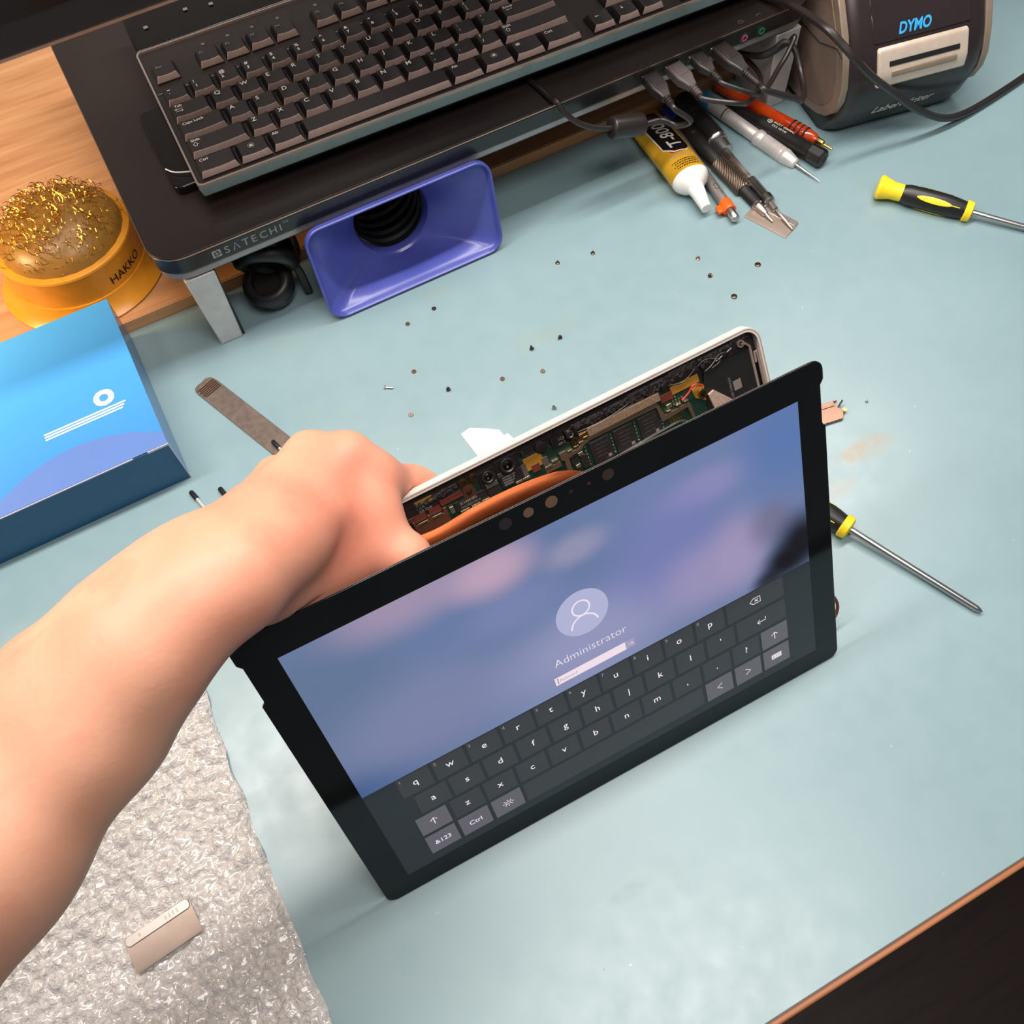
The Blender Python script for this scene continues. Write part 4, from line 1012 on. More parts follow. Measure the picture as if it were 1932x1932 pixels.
M['ui_field'] = emit_flat('ui_field', (240, 222, 232), 1.0); M['ui_button'] = emit_flat('ui_button', (164, 156, 188), 1.0); M['ui_dark'] = emit_flat('ui_dark', (60, 52, 60), 1.0)
U0, U1, V0, V1, VK = 15.9, 276.0, 14.4, 187.6, 85.4
def flat(poly, n): m = MB(); m.add([(x, y, n) for x, y in poly], [tuple(range(len(poly)))]); return m
scr = flat([(U0, V0), (U1, V0), (U1, V1), (U0, V1)], .03).build('screen', 'wallpaper', tb, smooth=0)
flat([(U0, V0), (U1, V0), (U1, VK), (U0, VK)], .06).build('touch_keyboard', 'panel_dark', scr, smooth=0)
def q4(u0, u1, v0, v1): return [(u0, v0), (u1, v0), (u1, v1), (u0, v1)]
def tkey(u0, u1, row, txt=None, fn=False, size=6.0, sup=None, draw=None, dy=0):
    v0 = (20.3, 36.9, 53.6, 70.3)[row]; v1 = v0 + 14.5
    flat(q4(u0, u1, v0, v1), .09).build('touch_key', 'touch_key_fn' if fn else 'touch_key', scr, smooth=0)
    lm = MB()
    if txt: g = text_geo(txt, size, 'CENTER', .006); lm.add(g[0], g[1], T4(((u0 + u1) / 2, v0 + 5.6 + dy, .12)))
    if draw:
        s = MB(); draw(s); lm.add(s.v, s.f, T4(((u0 + u1) / 2, v0 + 7.2, .12)))
    if lm.v: lm.build('key_legend', 'ui_white', scr, smooth=0)
    if sup: g = text_geo(sup, 2.9); s2 = MB(); s2.add(g[0], g[1], T4((u0 + 1.0, v1 - 3.4, .12))); s2.build('number_hint', 'ui_grey', scr, smooth=0)
for i, ch in enumerate('qwertyuiop'): tkey(33 + i * 19.0, 50.2 + i * 19.0, 3, ch, sup='1234567890'[i])
def bksp(s):
    stroke(s, [(-3.4, 0), (-1.4, 2), (3, 2), (3, -2), (-1.4, -2)], .5, 0, True); stroke(s, [(-.4, -.9), (1.6, .9)], .45); stroke(s, [(-.4, .9), (1.6, -.9)], .45)
def entr(s): stroke(s, [(2.6, 1.8), (2.6, -.6), (-2.6, -.6)], .5); stroke(s, [(-1, 1), (-2.6, -.6), (-1, -2.2)], .5)
def uparr(s): stroke(s, [(0, -2.4), (0, 2.4)], .5); stroke(s, [(-1.9, .7), (0, 2.5), (1.9, .7)], .5)
def lt_(s): stroke(s, [(1.7, 2.2), (-1.5, 0), (1.7, -2.2)], .5)
def gt_(s): stroke(s, [(-1.7, 2.2), (1.5, 0), (-1.7, -2.2)], .5)
def sun(s):
    stroke(s, [(-1.3, -.8), (1.3, -.8), (1.3, .8), (-1.3, .8)], .5, 0, True)
    for a in range(8):
        c, d = math.cos(a * math.pi / 4 + .01), math.sin(a * math.pi / 4 + .01); stroke(s, [(2.1 * c, 1.7 * d), (3.1 * c, 2.6 * d)], .5)
def kbd(s):
    s.add([(-3.2, -1.8, 0), (3.2, -1.8, 0), (3.2, 1.8, 0), (-3.2, 1.8, 0)], [(0, 1, 2, 3)])
tkey(223.2, 258.6, 3, draw=bksp)
for i, ch in enumerate("asdfghjkl'"): tkey(37.4 + i * 19.03, 54.5 + i * 19.03, 2, ch)
tkey(227.7, 258.6, 2, draw=entr)
tkey(32.4, 49.4, 1, fn=True, draw=uparr)
for i, ch in enumerate('zxcvbnm,.?'): tkey(51.6 + i * 19.05, 68.7 + i * 19.05, 1, ch)
tkey(241.6, 258.6, 1, fn=True, draw=uparr)
tkey(32.3, 49.2, 0, '&123', True, 4.4); tkey(51.3, 68.5, 0, 'Ctrl', True, 4.6); tkey(70.6, 87.8, 0, fn=True, draw=sun); tkey(89.8, 201.4, 0)
tkey(203.6, 220.6, 0, fn=True, draw=lt_); tkey(222.7, 239.6, 0, fn=True, draw=gt_); tkey(241.5, 258.4, 0, fn=True, draw=kbd)
kd = MB()
for r in range(3):
    for k in range(5): kd.add([(249.95 - 2.5 + k * 1.1, 26.4 + r * .95, .14), (249.95 - 2.0 + k * 1.1, 26.4 + r * .95, .14), (249.95 - 2.0 + k * 1.1, 26.9 + r * .95, .14), (249.95 - 2.5 + k * 1.1, 26.9 + r * .95, .14)], [(0, 1, 2, 3)])
kd.build('keyboard_icon_dots', 'ui_dark', scr, smooth=0)
# user picture, name, password field
cu, cv = 147.7, 129.2
flat([(cu + 14 * math.cos(a), cv + 14 * math.sin(a)) for a in np.linspace(0, 2 * math.pi, 49)[:-1]], .06).build('user_circle', 'ui_circle', scr, smooth=0)
s = MB(); stroke(s, [(147.6 + 4.6 * math.cos(a), 132.4 + 4.6 * math.sin(a)) for a in np.linspace(0, 2 * math.pi, 33)[:-1]], .9, .1, True)
stroke(s, [(147.5 + 7.3 * math.cos(a), 120.3 + 7.3 * math.sin(a)) for a in np.linspace(.12, math.pi - .12, 22)], .9, .1)
s.build('user_icon', 'ui_white', scr, smooth=0)
g = text_geo('Administrator', 7.0, 'CENTER', -.012, 1.02); s = MB(); s.add(g[0], g[1], T4((147, 103.2, .1))); s.build('user_name', 'ui_white', scr, smooth=0)
flat(q4(124.3, 164.7, 91.2, 96.5), .08).build('password_field', 'ui_field', scr, smooth=0)
flat(q4(164.9, 170, 91.2, 96.5), .08).build('submit_button', 'ui_button', scr, smooth=0)
s = MB(); g = text_geo('Password', 2.6, 'LEFT', -.005); s.add(g[0], g[1], T4((126.6, 92.8, .1))); s.build('password_hint', 'ui_grey', scr, smooth=0)
s = MB(); stroke(s, [(125.8, 92), (125.8, 95.7)], .35, .1); s.build('text_cursor', 'ui_dark', scr, smooth=0)
s = MB(); stroke(s, [(166, 93.8), (169, 93.8)], .25, .1); stroke(s, [(168, 94.8), (169, 93.8), (168, 92.8)], .25, .1); s.build('submit_arrow', 'ui_white', scr, smooth=0)

# ---------------------------------------------------------------- tablet: open shell with the boards
CH_R = Matrix.Rotation(math.radians(0.82), 3, 'Z') @ Matrix.Rotation(math.radians(54.53), 3, 'X')
sh = thing('tablet_shell', 'open silver tablet shell with bare circuit boards held behind the display', 'tablet shell', (-58.22, 103, 6.0), CH_R)
CW, CH = 292.0, 198.3
ring = MB(); oo = rrect(0, CW, 3, CH, 9, 8); ii = rrect(2.0, CW - 2.0, 5, CH - 2.0, 7.2, 8); n = len(oo)
ring.add([(x, y, -5.6) for x, y in oo] + [(x, y, -.6) for x, y in oo] + [(x * .9985 + .2, y, 0) for x, y in oo] + [(x, y, 0) for x, y in ii] + [(x, y, -4.4) for x, y in ii],
         [(k * n + i, k * n + (i + 1) % n, (k + 1) * n + (i + 1) % n, (k + 1) * n + i) for k in range(4) for i in range(n)])
ring.build('rim', 'chassis', sh, smooth=40)
M['rim_groove'] = plain('rim_groove', (150, 118, 106), .5)
gv = MB(); stroke(gv, [(x, y) for x, y in rrect(.75, CW - .75, 3.75, CH - .75, 8.3, 8)], .32, .06, True); gv.build('rim_groove', 'rim_groove', sh, smooth=0)
MB().prism(rrect(.3, CW - .3, 3.3, CH - .3, 9, 8), -6.6, -5.6).build('back_cover', 'chassis', sh, smooth=30, bevel=.4)
MB().prism(rrect(1.8, CW - 1.8, 4.8, CH - 1.8, 7.2, 8), -5.5, -4.4).build('floor_plate', 'chassis_in', sh, smooth=30)
def comp(name, mat, u0, u1, v0, v1, w0=-4.4, w1=-3.0, bevel=.12, parent=None):
    return MB().box(u0, u1, v0, v1, w0, w1).build(name, mat, parent or sh, smooth=30, bevel=bevel)
def cpoly(name, mat, poly, w0=-4.4, w1=-3.0, parent=None): return MB().prism(poly, w0, w1).build(name, mat, parent or sh, smooth=30, bevel=.08)
CU = Matrix(((0, 1, 0), (0, 0, 1), (1, 0, 0)))
def disc(name, mat, u, v, prof, seg=18, parent=None): return MB().lathe(prof, seg, T4((u, v, 0), CU)).build(name, mat, parent or sh, smooth=40)
pcb = cpoly('circuit_board', 'pcb', [(80, 60), (252, 60), (262, 165), (255, 184.5), (176, 184.5), (170, 188), (118, 188), (112, 184), (80, 184)], -4.4, -3.6)
pcb2 = cpoly('battery_panel', 'matte_black', [(256, 60), (285.2, 60), (285.4, 186.5), (258.4, 186.3), (256, 176)], -4.4, -2.8)
# torn adhesive along the top edge
random.seed(11)
def torn(name, u0, u1, v0, v1, mat='adhesive', h=.9):
    mb = MB(); nu = int((u1 - u0) / 1.0) + 1; rows = 6; base = len(mb.v)
    for i in range(nu):
        u = u0 + (u1 - u0) * i / (nu - 1)
        lo = v0 + random.uniform(0, .45) * (v1 - v0)
        for k in range(rows):
            mb.v.append((u + random.uniform(-.3, .3), lo + (v1 - lo) * k / (rows - 1), -4.0 + (random.uniform(.1, 1) * h if 0 < k < rows - 1 else 0)))
    mb.f = [(i * rows + k, (i + 1) * rows + k, (i + 1) * rows + k + 1, i * rows + k + 1) for i in range(nu - 1) for k in range(rows - 1)]
    return mb.build(name, mat, sh, smooth=0)
cpoly('edge_tape', 'tape_dark', [(84, 189.5), (122, 190.3), (178, 191.2), (258, 187), (284, 189), (289, 194), (288, 196), (4, 196), (4, 188)], -4.4, -3.9)
torn('torn_adhesive', 100, 122, 187.2, 192); torn('torn_adhesive', 184, 222, 185.5, 192, h=1.2); torn('torn_adhesive', 216, 240, 184.6, 193, h=1.5)
torn('torn_adhesive', 240, 256, 187, 194); torn('torn_adhesive', 257, 276, 185.5, 193.4, h=1.8); torn('torn_adhesive', 276, 289, 190, 196, h=1.2)
for pts in ([(256, 190, -3), (260, 192, -2), (266, 190, -1.8), (268, 187.5, -2.2), (263, 186, -2.4)], [(259, 186, -2.6), (263, 188, -1.6), (268, 191, -2), (272, 190.5, -2.4)], [(238, 188, -2.8), (246, 186.5, -2.4), (254, 189.5, -2.8)],
            [(186, 186.5, -2.8), (198, 185.8, -2.2), (212, 187.6, -2.4), (222, 187, -2.6)], [(186, 187.6, -2.6), (200, 187.2, -2), (214, 189, -2.2)]):
    MB().tube(spline(pts, 8), .22, 5).build('glue_thread', 'dim_ink', sh)
# left end, by the hand
comp('gold_pad', 'kapton', 100, 109, 189.6, 192.2, -3.9, -3.6)
disc('screw_boss', 'dark_steel', 87.6, 180.3, [(-3.6, 3.0), (-2.6, 2.8), (-2.6, 1.5), (-3.2, 1.4)])
cpoly('copper_bracket', 'copper_part', [(85, 182), (86.5, 182), (86.5, 184.4), (92, 186.2), (97, 186.2), (97, 184.2), (92.5, 184), (89.5, 183), (88.4, 182)], -3.6, -2.7)
cage = cpoly('shield_cage', 'copper_part', [(95.2, 184), (96.6, 184), (96.6, 181.6), (103, 181.6), (103, 184), (104.4, 184), (104.4, 181.6), (111, 181.6), (111, 184), (112.9, 184), (112.7, 176), (96.1, 176)], -3.6, -2.0)
for u in (97.5, 104.8): comp('cage_contact', 'tin', u, u + 5, 181.8, 182.5, -2.0, -1.6, .05, cage)
for u in (96.8, 104.6): comp('cage_inset', 'dark_red', u, u + 6, 182.8, 186.2, -3.6, -2.8, .05)
comp('copper_strip', 'dark_red', 111, 122.5, 184.8, 187.6, -3.6, -2.6)
comp('capacitor', 'tin', 114.2, 116.2, 178.6, 182.4, -3.6, -2.6, .1)
comp('chip_small', 'chip', 117, 119.6, 178, 183, -3.6, -2.9)
rb = disc('mounting_ring', 'copper_part', 125.9, 184.9, [(-3.6, 3.5), (-3.1, 3.5), (-3.0, 1.6), (-3.3, 1.4)])
disc('mounting_screw', 'silver', 125.9, 184.9, [(-3.3, 1.4), (-2.7, 1.3), (-2.6, .4)], parent=rb)
for u, v in ((125.1, 189.6), (130.6, 189.8)):
    d = disc('screw_hole', 'brass', u, v, [(-4.2, 2.3), (-3.2, 2.2), (-3.2, 1.4), (-3.7, 1.3)]); disc('hole_centre', 'matte_black', u, v, [(-3.9, 1.35), (-3.6, 1.3)], parent=d)
comp('flat_connector', 'chip', 117.5, 134, 177.6, 182.6, -3.6, -3.1)
for u in (118.6, 124.4, 130): comp('connector_bar', 'tin', u, u + 4.6, 176.6, 177.8, -3.6, -2.6, .05)
comp('ribbon_cable', 'plug_dark', 134.2, 140.4, 177, 183.6, -3.6, -2.5); comp('ribbon_end', 'rubber_grey', 134.2, 140.4, 182.2, 184.6, -3.2, -2.3)
# camera modules
def camera_module(u, v, r):
    b = comp('camera_body', 'matte_black', u - r * 1.5, u + r * 1.5, v - r * 1.35, v + r * 1.1, -4.2, -3.0, .3)
    disc('lens_ring', 'chip', u, v, [(-3.0, r), (-2.0, r), (-1.8, r * .92), (-1.8, r * .72), (-2.4, r * .6)], 24, b)
    disc('lens', 'gloss_black', u, v, [(-2.6, r * .6), (-2.3, r * .5), (-2.1, r * .2)], 20, b)
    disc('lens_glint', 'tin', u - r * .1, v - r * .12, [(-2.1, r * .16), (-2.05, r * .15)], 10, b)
camera_module(137.0, 187.6, 3.4); camera_module(147.8, 188.4, 4.1)
comp('metal_clip', 'shield', 141.6, 143.8, 178, 186.5, -3.6, -2.8)
blk = comp('label_chip', 'matte_black', 141.5, 153.6, 178, 184.8, -3.6, -2.7)
def board_text(txt, u, v, size, mat='grey_ink', w=-2.66, rot=0, parent=None):
    g = text_geo(txt, size, 'LEFT', .004); mb = MB(); mb.add(g[0], g[1], T4((u, v, w), Matrix.Rotation(math.radians(rot), 3, 'Z'))); mb.build('board_print', mat, parent or sh, smooth=0)
board_text('X911454-001', 118.2, 180.6, 1.9, w=-3.05); board_text('M1017850 0419', 118.6, 178.6, 1.7, 'dim_ink', -3.05)
board_text('DN A', 100, 188.0, 1.6, w=-3.84); board_text('JDE 3218', 100.6, 186.2, 1.7, w=-3.54)
for k in range(4): board_text('X943860 001'[:11 - k], 143, 183.0 - k * 1.3, 1.3, parent=blk)
comp('board_tabs', 'rubber_grey', 153.4, 156.2, 179.2, 185, -3.6, -3.0)
comp('kapton_patch', 'kapton', 155.6, 165.4, 180.4, 187.2, -3.8, -3.2); comp('kapton_window', 'dark_red', 158.5, 162.8, 178.4, 182.4, -3.2, -2.9)
for u in (148.6, 152.6): comp('connector_bar', 'tin', u, u + 3.6, 177.4, 178.6, -3.6, -2.4, .05)
comp('connector_bar', 'tin', 164.8, 168.6, 177.6, 178.7, -3.6, -2.4, .05); comp('connector_bar', 'tin', 168.8, 172.4, 178.8, 179.9, -3.6, -2.4, .05)
comp('connector_shell', 'shield', 164.6, 173, 175, 177.8, -3.6, -2.7); comp('grey_tab', 'rubber_grey', 164.4, 167.6, 179.4, 183.6, -3.6, -2.8)
disc('microphone', 'chip', 166.3, 188.8, [(-4.2, 3.2), (-2.8, 3.1), (-2.6, 2.4)])
comp('green_led', 'pcb', 156, 157.4, 188, 191, -3.9, -3.2)
comp('label_block', 'matte_black', 171.6, 179, 184.8, 190.4, -4.2, -2.9); board_text('1C3', 175.4, 187.8, 2.0, w=-2.86); board_text('REV C', 175, 185.6, 1.5, w=-2.86)
cm = comp('button_housing', 'dark_steel', 179.4, 184.9, 185.8, 191, -4.2, -2.8); disc('button_cap', 'silver', 182, 188.3, [(-2.8, 2.2), (-2.0, 2.1), (-1.9, 1.4), (-2.3, 1.2)], 18, cm)
bo = disc('brass_standoff', 'brass', 183, 184, [(-3.6, 2.2), (-2.2, 2.0), (-2.2, 1.0), (-3.0, .9)]); disc('standoff_hole', 'matte_black', 183, 184, [(-2.9, .95), (-2.5, .9)], parent=bo)
comp('yellow_capacitor', 'gold', 186, 190.2, 182.2, 186, -3.6, -2.2)
# shield frame around the memory chips
fm = cpoly('shield_frame', 'shield', [(173.6, 181.8), (177.4, 181.8), (177.4, 179.6), (184, 179.9), (187, 182), (190, 182.6), (229.6, 182.4), (229.9, 180.8), (232, 174.4), (245.5, 175), (246.6, 174.2), (247.8, 164.8), (246, 164.6), (244.8, 172.8), (231.2, 171.8), (229.6, 171.8), (228.4, 180.4), (190.6, 180.9), (187.6, 180.2), (184.8, 178.2), (177.6, 177.4), (177.2, 168), (174.8, 168), (175, 177), (173.6, 177.6)], -3.6, -2.3)
for u, v in ((178, 180.4), (181.6, 181.0), (184.6, 181.8), (187.6, 183.2), (233, 175.4), (239, 176), (243.4, 176.0)): comp('frame_clip', 'tin', u, u + 2.6, v, v + .7, -3.6, -2.0, .05, fm)
fo = comp('foam_strip', 'foam', 190.6, 231.6, 183.0, 187.2, -3.6, -1.8)
for (u0, u1, v0, v1) in ((189.4, 200.4, 167, 179.2), (202.8, 213.8, 167, 179.2), (217, 228.0, 167, 179.2)):
    m = comp('memory_chip', 'chip', u0, u1, v0, v1, -3.6, -2.6, .15)
    for k in range(4): board_text('SAMSUNG 749'[:10 - k], u0 + 2.2, v1 - 3.0 - k * 2.0, 1.3, 'faint_ink', -2.55, 0, m)
    MB().box(u1 - 3.0, u1 - 1.2, v0 + 1, v0 + 2.6, -2.6, -2.55).build('chip_mark', 'dim_ink', m)
for u in (187.2, 201.6, 215.2, 229.6):
    for k in range(6): comp('resistor', 'tin', u - .35 + .2 * (k % 2), u + .4, 168 + k * 1.9, 168.8 + k * 1.9, -3.6, -3.1, .03)
comp('power_chip', 'chip', 178.2, 181.6, 172.5, 177, -3.6, -2.8); comp('power_chip', 'chip', 183.2, 187, 168, 175, -3.6, -2.8); comp('inductor', 'tin', 179.6, 182, 170.2, 172, -3.6, -2.4); comp('inductor', 'tin', 182.6, 185.2, 175.6, 177.4, -3.6, -2.4)
comp('flex_end', 'dark_red', 232, 239, 180.6, 184.6, -3.6, -2.9); comp('kapton_edge', 'kapton', 238.6, 255, 182.0, 186.4, -3.8, -3.2)
comp('capacitor', 'tin', 234, 237, 176.8, 178.8, -3.6, -2.6)
for k in range(10): comp('resistor', 'tin', 238 + (k % 4) * 1.7, 238.7 + (k % 4) * 1.7, 176.4 + (k // 4) * 1.8, 177.4 + (k // 4) * 1.8, -3.6, -3.1, .03)
for k in range(12): comp('resistor', 'gold', 234 + (k % 6) * 1.5, 234.8 + (k % 6) * 1.5, 168.4 + (k // 6) * 1.8, 169.4 + (k // 6) * 1.8, -3.6, -3.1, .03)
cpoly('kapton_tab', 'kapton', [(249.6, 180), (254, 181.4), (258, 178), (260, 172), (256, 171), (250.4, 175)], -3.6, -3.1)
rg_ = disc('ground_ring', 'brass', 254.6, 175.8, [(-3.1, 2.6), (-1.8, 2.4), (-1.8, 1.5), (-2.6, 1.4)]); disc('ground_screw', 'dark_steel', 254.6, 175.8, [(-2.6, 1.4), (-1.6, 1.2), (-1.5, .5)], parent=rg_)
MB().tube(spline([(243, 177.4, -2.8), (247, 179.6, -2.2), (250, 182.2, -1.8), (252.6, 182.0, -1.8), (255.6, 180, -2.2)], 8), .45, 6).build('red_wire', 'red_wire', sh)
cpoly('foam_pad', 'foam_light', [(257, 174), (260.6, 175), (269, 166), (266, 162), (259, 163.6)], -3.0, -1.4)
board_text('X939843-001', 270.0, 177, 2.1, 'dim_ink', -2.74, -90)
comp('code_plate', 'dim_ink', 272.4, 277, 168.6, 173.8, -2.8, -2.72, .02)
for pts in ([(266, 188.2, -2.6), (270, 189.4, -2.4)], [(273, 190, -2.6), (276, 191, -2.6)]): MB().tube(pts, .25, 5).build('glue_thread', 'white_ink', sh)
# ribs at the right end
for pts in ([(281.5, 190.5, -2.6), (284, 189.8, -2.6), (286, 187.5, -2.6), (286, 175, -2.6), (285.8, 120, -2.6)], [(289.2, 120, -2.6), (289.4, 180, -2.6), (289, 183.6, -2.6), (287.9, 183.6, -2.6), (287.6, 178, -2.6)]):
    MB().tube(pts, [.7] * len(pts), 6).build('rib', 'rib', sh)
bo = disc('screw_boss', 'rib', 281.8, 190.6, [(-4.4, 2.1), (-2.6, 2.0), (-2.6, 1.2), (-3.4, 1.1)]); disc('boss_hole', 'matte_black', 281.8, 190.6, [(-3.2, 1.15), (-3.0, 1.1)], parent=bo)
pins = MB().tube(spline([(197, 165, -1.6), (199, 166.4, -1.2), (212, 167.4, -1.2), (226, 168.2, -1.2), (238, 168.4, -1.2), (242, 166.2, -1.4)], 8), .7, 6); pins.build('heat_pipe_edge', 'silver', sh)
MB().tube(spline([(292, 4, -1), (299, 6, -1), (302.5, 13, -1), (300, 22, -1.5), (292, 30, -2)], 8), 1.0, 8).build('speaker_flex', 'copper_part', sh)

# ---------------------------------------------------------------- copper foil sheet between the halves
def copper():
    t = NT('copper_foil'); v = t.coord((30, 300, 300))
    c = t.ramp(t.noise(v, 3, 4), [(.3, lin((136, 66, 32))), (.7, lin((160, 82, 42)))])
    t.bsdf(c, .4, .8, .5, t.bump(t.noise(v, 12, 2), .1, .0003)); return t.m
M['copper'] = copper()
cs = thing('copper_sheet', 'curved copper heat-spreader sheet bulging out between display and shell', 'copper sheet', (0, 97, 3))
A60 = math.radians(60); up60 = Vector((0, math.cos(A60), math.sin(A60))); n60 = Vector((0, -math.sin(A60), math.cos(A60)))
top = [(28, 197.8), (32.9, 196.8), (43.9, 196.1), (61.6, 197.8), (79, 197.9), (93.3, 196.7), (104.5, 194.3), (115.9, 187.7), (124, 178), (130, 164)]
tp = spline([(x, v, 0) for x, v in top], 5); rows = 16; mb = MB()
for x, v, _ in tp:
    for k in range(rows):
        vv = 66 + (v - 66) * (k / (rows - 1)); p = Vector((x, 0, 0)) + up60 * vv + n60 * 0.0
        mb.v.append(tuple(p))
mb.f = [(i * rows + k, (i + 1) * rows + k, (i + 1) * rows + k + 1, i * rows + k + 1) for i in range(len(tp) - 1) for k in range(rows - 1)]
so = mb.build('foil', 'copper', cs, smooth=60); sm = so.modifiers.new('thickness', 'SOLIDIFY'); sm.thickness = .5 * MM; sm.offset = 0
HAND = [
    (-240.3, 129.9, 168.4, 31, -169.9, 163.6, 191.2, 28, 20),
    (-169.9, 163.6, 191.2, 28, -115.7, 186.7, 202.8, 22, 20),
    (-115.7, 186.7, 202.8, 22, -83.2, 194.2, 215.7, 17, 20),
    (-83.2, 194.2, 215.7, 17, -59.7, 201, 219.4, 13.5, 20),
    (-59.7, 201, 219.4, 13.5, -42.7, 205.1, 214.8, 13, 20),
    (-42.7, 205.1, 214.8, 13, -21.8, 219.8, 201.5, 11.5, 20),
    (-21.8, 219.8, 201.5, 11.5, -1.6, 229.3, 191.2, 8, 20),
    (-226.7, 110.8, 172.8, 31, -158.6, 143.7, 194.7, 28, 20),
    (-158.6, 143.7, 194.7, 28, -106.1, 166.2, 205.7, 22, 20),
    (-106.1, 166.2, 205.7, 22, -75.5, 176, 219.3, 17, 20),
    (-75.5, 176, 219.3, 17, -53.4, 184.3, 223.6, 13.5, 20),
    (-53.4, 184.3, 223.6, 13.5, -36.9, 188.4, 218.9, 13, 20),
    (-36.9, 188.4, 218.9, 13, -16.3, 202.3, 205.1, 11.5, 20),
    (-16.3, 202.3, 205.1, 11.5, 3.4, 211.7, 194.6, 8, 20),
    (-37.4, 201.2, 199.1, 14, 27, 231, 173.9, 12.5, 10),
    (-38.7, 207.6, 199.8, 14, 21.4, 240.9, 184.7, 12, 10),
    (-40.2, 213.6, 198, 13, 7.1, 249.8, 185.2, 11.5, 10),
    (-42.2, 219.9, 193.9, 13, -10.2, 255.1, 171.8, 11, 10),
    (-31.4, 215.6, 188.2, 15, 8, 239.4, 169.7, 12, 10),
    (27, 231, 173.9, 11.8, 43.9, 232.6, 148, 10.8, 9),
    (43.9, 232.6, 148, 10.8, 58.1, 221.1, 136.7, 9, 9),
    (58.1, 221.1, 136.7, 9, 66.3, 208.3, 123.8, 7.4, 9),
    (21.4, 240.9, 184.7, 11, 27.9, 231.4, 141.3, 9.6, 4),
    (27.9, 231.4, 141.3, 9.6, 52.2, 213.7, 124.7, 8.6, 4),
    (52.2, 213.7, 124.7, 8.6, 62.4, 200.6, 109.6, 7.2, 4),
    (7.1, 249.8, 185.2, 10.5, 6, 227.2, 134.3, 9.2, 4),
    (6, 227.2, 134.3, 9.2, 36.3, 204.2, 111.7, 8.2, 4),
    (36.3, 204.2, 111.7, 8.2, 46.5, 191.1, 96.5, 7, 4),
    (-10.2, 255.1, 171.8, 9.8, -15.9, 221.1, 126.1, 8, 4),
    (-15.9, 221.1, 126.1, 8, 16.5, 195, 100.9, 7.2, 4),
    (16.5, 195, 100.9, 7.2, 26.6, 183.1, 87.4, 6.2, 4),
    (-37.7, 198, 196.2, 13.5, -11.2, 201.5, 176.1, 14.5, 12),
    (-11.2, 201.5, 176.1, 14.5, 18.5, 206.3, 173.2, 11.5, 12),
    (18.5, 206.3, 173.2, 11.5, 25.6, 190.8, 169, 9.6, 5),
    (25.6, 190.8, 169, 9.6, 27.4, 179.8, 154.6, 8, 5),
    (-41.8, 190, 205, 11.5, -22.6, 197.6, 176.2, 12, 10),
    (-7, 212.3, 184.7, 14, 21.6, 214.9, 177.2, 10, 10),
    (-19, 201.7, 170, 12, 12.6, 198.8, 168.1, 11.5, 10),
]
SPOTS = [((23.5, 220.8, 193.1), 18, 0.55), ((-12.5, 207.4, 198.2), 26, 0.5), ((14.1, 237.8, 196.5), 14, 0.35), ((10.0, 196.4, 180.1), 20, 0.45), ((-37.7, 185.5, 210.4), 24, 0.4), ((37.0, 229.9, 168.6), 14, 0.5), ((-55.9, 178.6, 220.2), 22, 0.3)]

# ---------------------------------------------------------------- hand and forearm: one continuous surface
def round_cone(P, a, ra, b, rb):
    ba = b - a; l2 = ba @ ba; rr = ra - rb; a2 = l2 - rr * rr; il2 = 1 / l2
    pa = P - a; y = pa @ ba; z = y - l2
    x2 = ((pa * l2 - y[:, None] * ba) ** 2).sum(1)
    y2 = y * y * l2; z2 = z * z * l2
    k = np.sign(rr) * rr * rr * x2
    d = (np.sqrt(x2 * a2 * il2) + y * rr) * il2 - ra
    c1 = np.sign(z) * a2 * z2 > k; c2 = np.sign(y) * a2 * y2 < k
    d = np.where(c1, np.sqrt(x2 + z2) * il2 - rb, np.where(c2, np.sqrt(x2 + y2) * il2 - ra, d))
    return d
def surface(prims, h, pad=14):
    pts = np.array([p[0:3] for p in prims] + [p[4:7] for p in prims]); r = max(max(p[3], p[7]) for p in prims)
    lo = pts.min(0) - r - 3; hi = pts.max(0) + r + 3
    n = np.ceil((hi - lo) / h).astype(int) + 1
    ax = [lo[i] + h * np.arange(n[i]) for i in range(3)]
    F = np.full(n, 60.0)
    for p in prims:
        a, ra, b, rb, k = np.array(p[0:3]), p[3], np.array(p[4:7]), p[7], p[8]
        mn = np.minimum(a - ra, b - rb) - pad - k; mx = np.maximum(a + ra, b + rb) + pad + k
        i0 = np.clip(((mn - lo) / h).astype(int), 0, n - 1); i1 = np.clip(((mx - lo) / h).astype(int) + 2, 1, n)
        g = np.stack(np.meshgrid(*[ax[i][i0[i]:i1[i]] for i in range(3)], indexing='ij'), -1)
        d = round_cone(g.reshape(-1, 3), a, ra, b, rb).reshape(g.shape[:3])
        sl = tuple(slice(i0[i], i1[i]) for i in range(3)); f = F[sl]
        hh = np.clip(k - np.abs(f - d), 0, None) / k
        F[sl] = np.minimum(f, d) - hh * hh * k * .25
    return F, lo, n
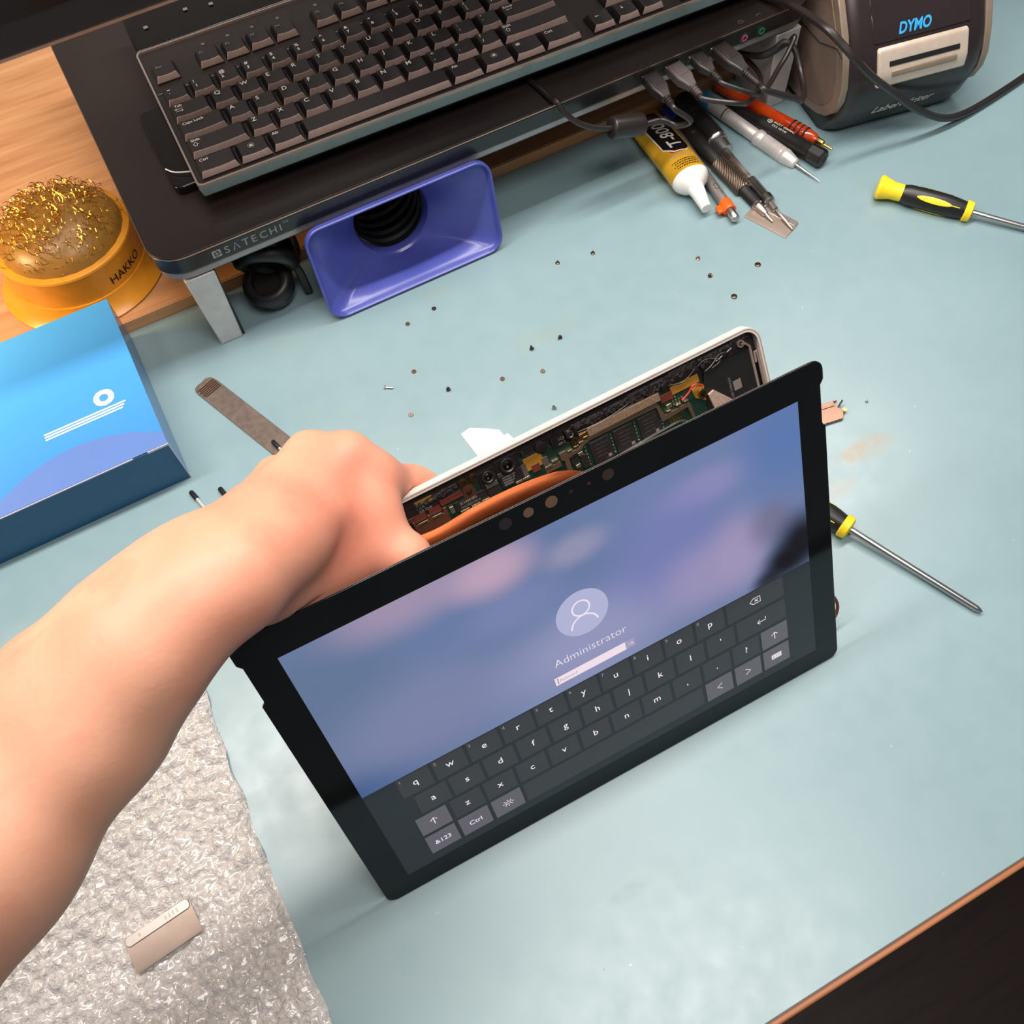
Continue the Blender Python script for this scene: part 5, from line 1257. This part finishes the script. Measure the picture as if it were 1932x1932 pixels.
def surface_nets(F, lo, h):
    n = F.shape; S = F < 0
    c = [(i, j, k) for i in (0, 1) for j in (0, 1) for k in (0, 1)]
    sub = lambda A, o: A[o[0]:n[0] - 1 + o[0], o[1]:n[1] - 1 + o[1], o[2]:n[2] - 1 + o[2]]
    cnt = sum(sub(S, o).astype(np.int8) for o in c); act = (cnt > 0) & (cnt < 8)
    acc = np.zeros(act.shape + (3,)); num = np.zeros(act.shape)
    for a in c:
        for axis in range(3):
            if a[axis]: continue
            b = list(a); b[axis] = 1
            fa, fb = sub(F, a), sub(F, b); cr = (fa < 0) != (fb < 0)
            t = np.where(cr, fa / np.where(cr, fa - fb, 1), 0)
            for d in range(3): acc[..., d] += np.where(cr, a[d] + (t if d == axis else 0), 0)
            num += cr
    idx = np.full(act.shape, -1); ii = np.argwhere(act); idx[act] = np.arange(len(ii))
    V = lo + h * (ii + acc[act] / num[act][:, None])
    faces = []
    for axis in range(3):
        u, v = (axis + 1) % 3, (axis + 2) % 3
        s0 = [slice(1, n[d] - 1) for d in range(3)]; s0[axis] = slice(0, n[axis] - 1)
        s1 = list(s0); s1[axis] = slice(1, n[axis])
        A, B = S[tuple(s0)], S[tuple(s1)]
        e = np.argwhere(A != B); flip = A[tuple(e.T)]
        off = np.array([0 if d == axis else 1 for d in range(3)]); e = e + off
        def cell(du, dv):
            q = e.copy(); q[:, u] -= du; q[:, v] -= dv; return idx[tuple(q.T)]
        qd = np.stack([cell(1, 1), cell(0, 1), cell(0, 0), cell(1, 0)], 1)
        qd[~flip] = qd[~flip][:, ::-1]
        faces.append(qd)
    return V, np.concatenate(faces)
HV = 1.6
F, lo, nn = surface(HAND, HV)
def carve(F, lo, o, R, b0, b1):
    # keep the flesh out of a solid slab given in its own frame
    gx = [lo[i] + HV * np.arange(F.shape[i]) for i in range(3)]
    P = np.stack(np.meshgrid(*gx, indexing='ij'), -1) - np.array(o)
    L = P @ np.array(R)
    c = (np.array(b0) + np.array(b1)) / 2; h = (np.array(b1) - np.array(b0)) / 2
    d = np.abs(L - c) - h
    s = np.linalg.norm(np.maximum(d, 0), axis=-1) + np.minimum(d.max(-1), 0)
    return np.maximum(F, -s)
F = carve(F, lo, (-58.22, 103, 6.0), CH_R, (-.4, 2.6, -7.0), (292.4, 198.7, .4))
F = carve(F, lo, (-58.64, 96.28, .5), TAB_R, (-.3, -.3, -3.5), (291.1, 204.9, .4))
V, Q = surface_nets(F, lo, HV)
SKIN_SPOTS = SPOTS
def skin():
    t = NT('skin'); v = t.coord()
    n = t.noise(v, 22, 4, .55); n2 = t.noise(v, 420, 3)
    col = t.ramp(n, [(.3, lin((204, 146, 118))), (.55, lin((209, 154, 127))), (.75, lin((202, 132, 108)))])
    for c, r, k in SKIN_SPOTS:
        col = t.mix(t.math('MULTIPLY', t.spot(v, tuple(x * MM for x in c), (r * MM,) * 3, .8), k), col, lin((204, 112, 92)))
    h = t.math('ADD', n2, t.math('MULTIPLY', t.noise(v, 130, 3), 1.2))
    t.bsdf(col, .48, 0, .35, t.bump(h, .15, .0006), Subsurface_Weight=.18, Subsurface_Radius=(.008, .003, .0015), Subsurface_Scale=.6); return t.m
M['skin'] = skin()
hd = MB(); hd.v = V.tolist(); hd.f = [tuple(q) for q in Q.tolist()]
ho = hd.build('person', 'skin', smooth=180)
sm = ho.modifiers.new('smooth', 'SMOOTH'); sm.factor = .5; sm.iterations = 3
tag(ho, 'bare left hand and forearm reaching in and gripping the tablet shell', 'person')
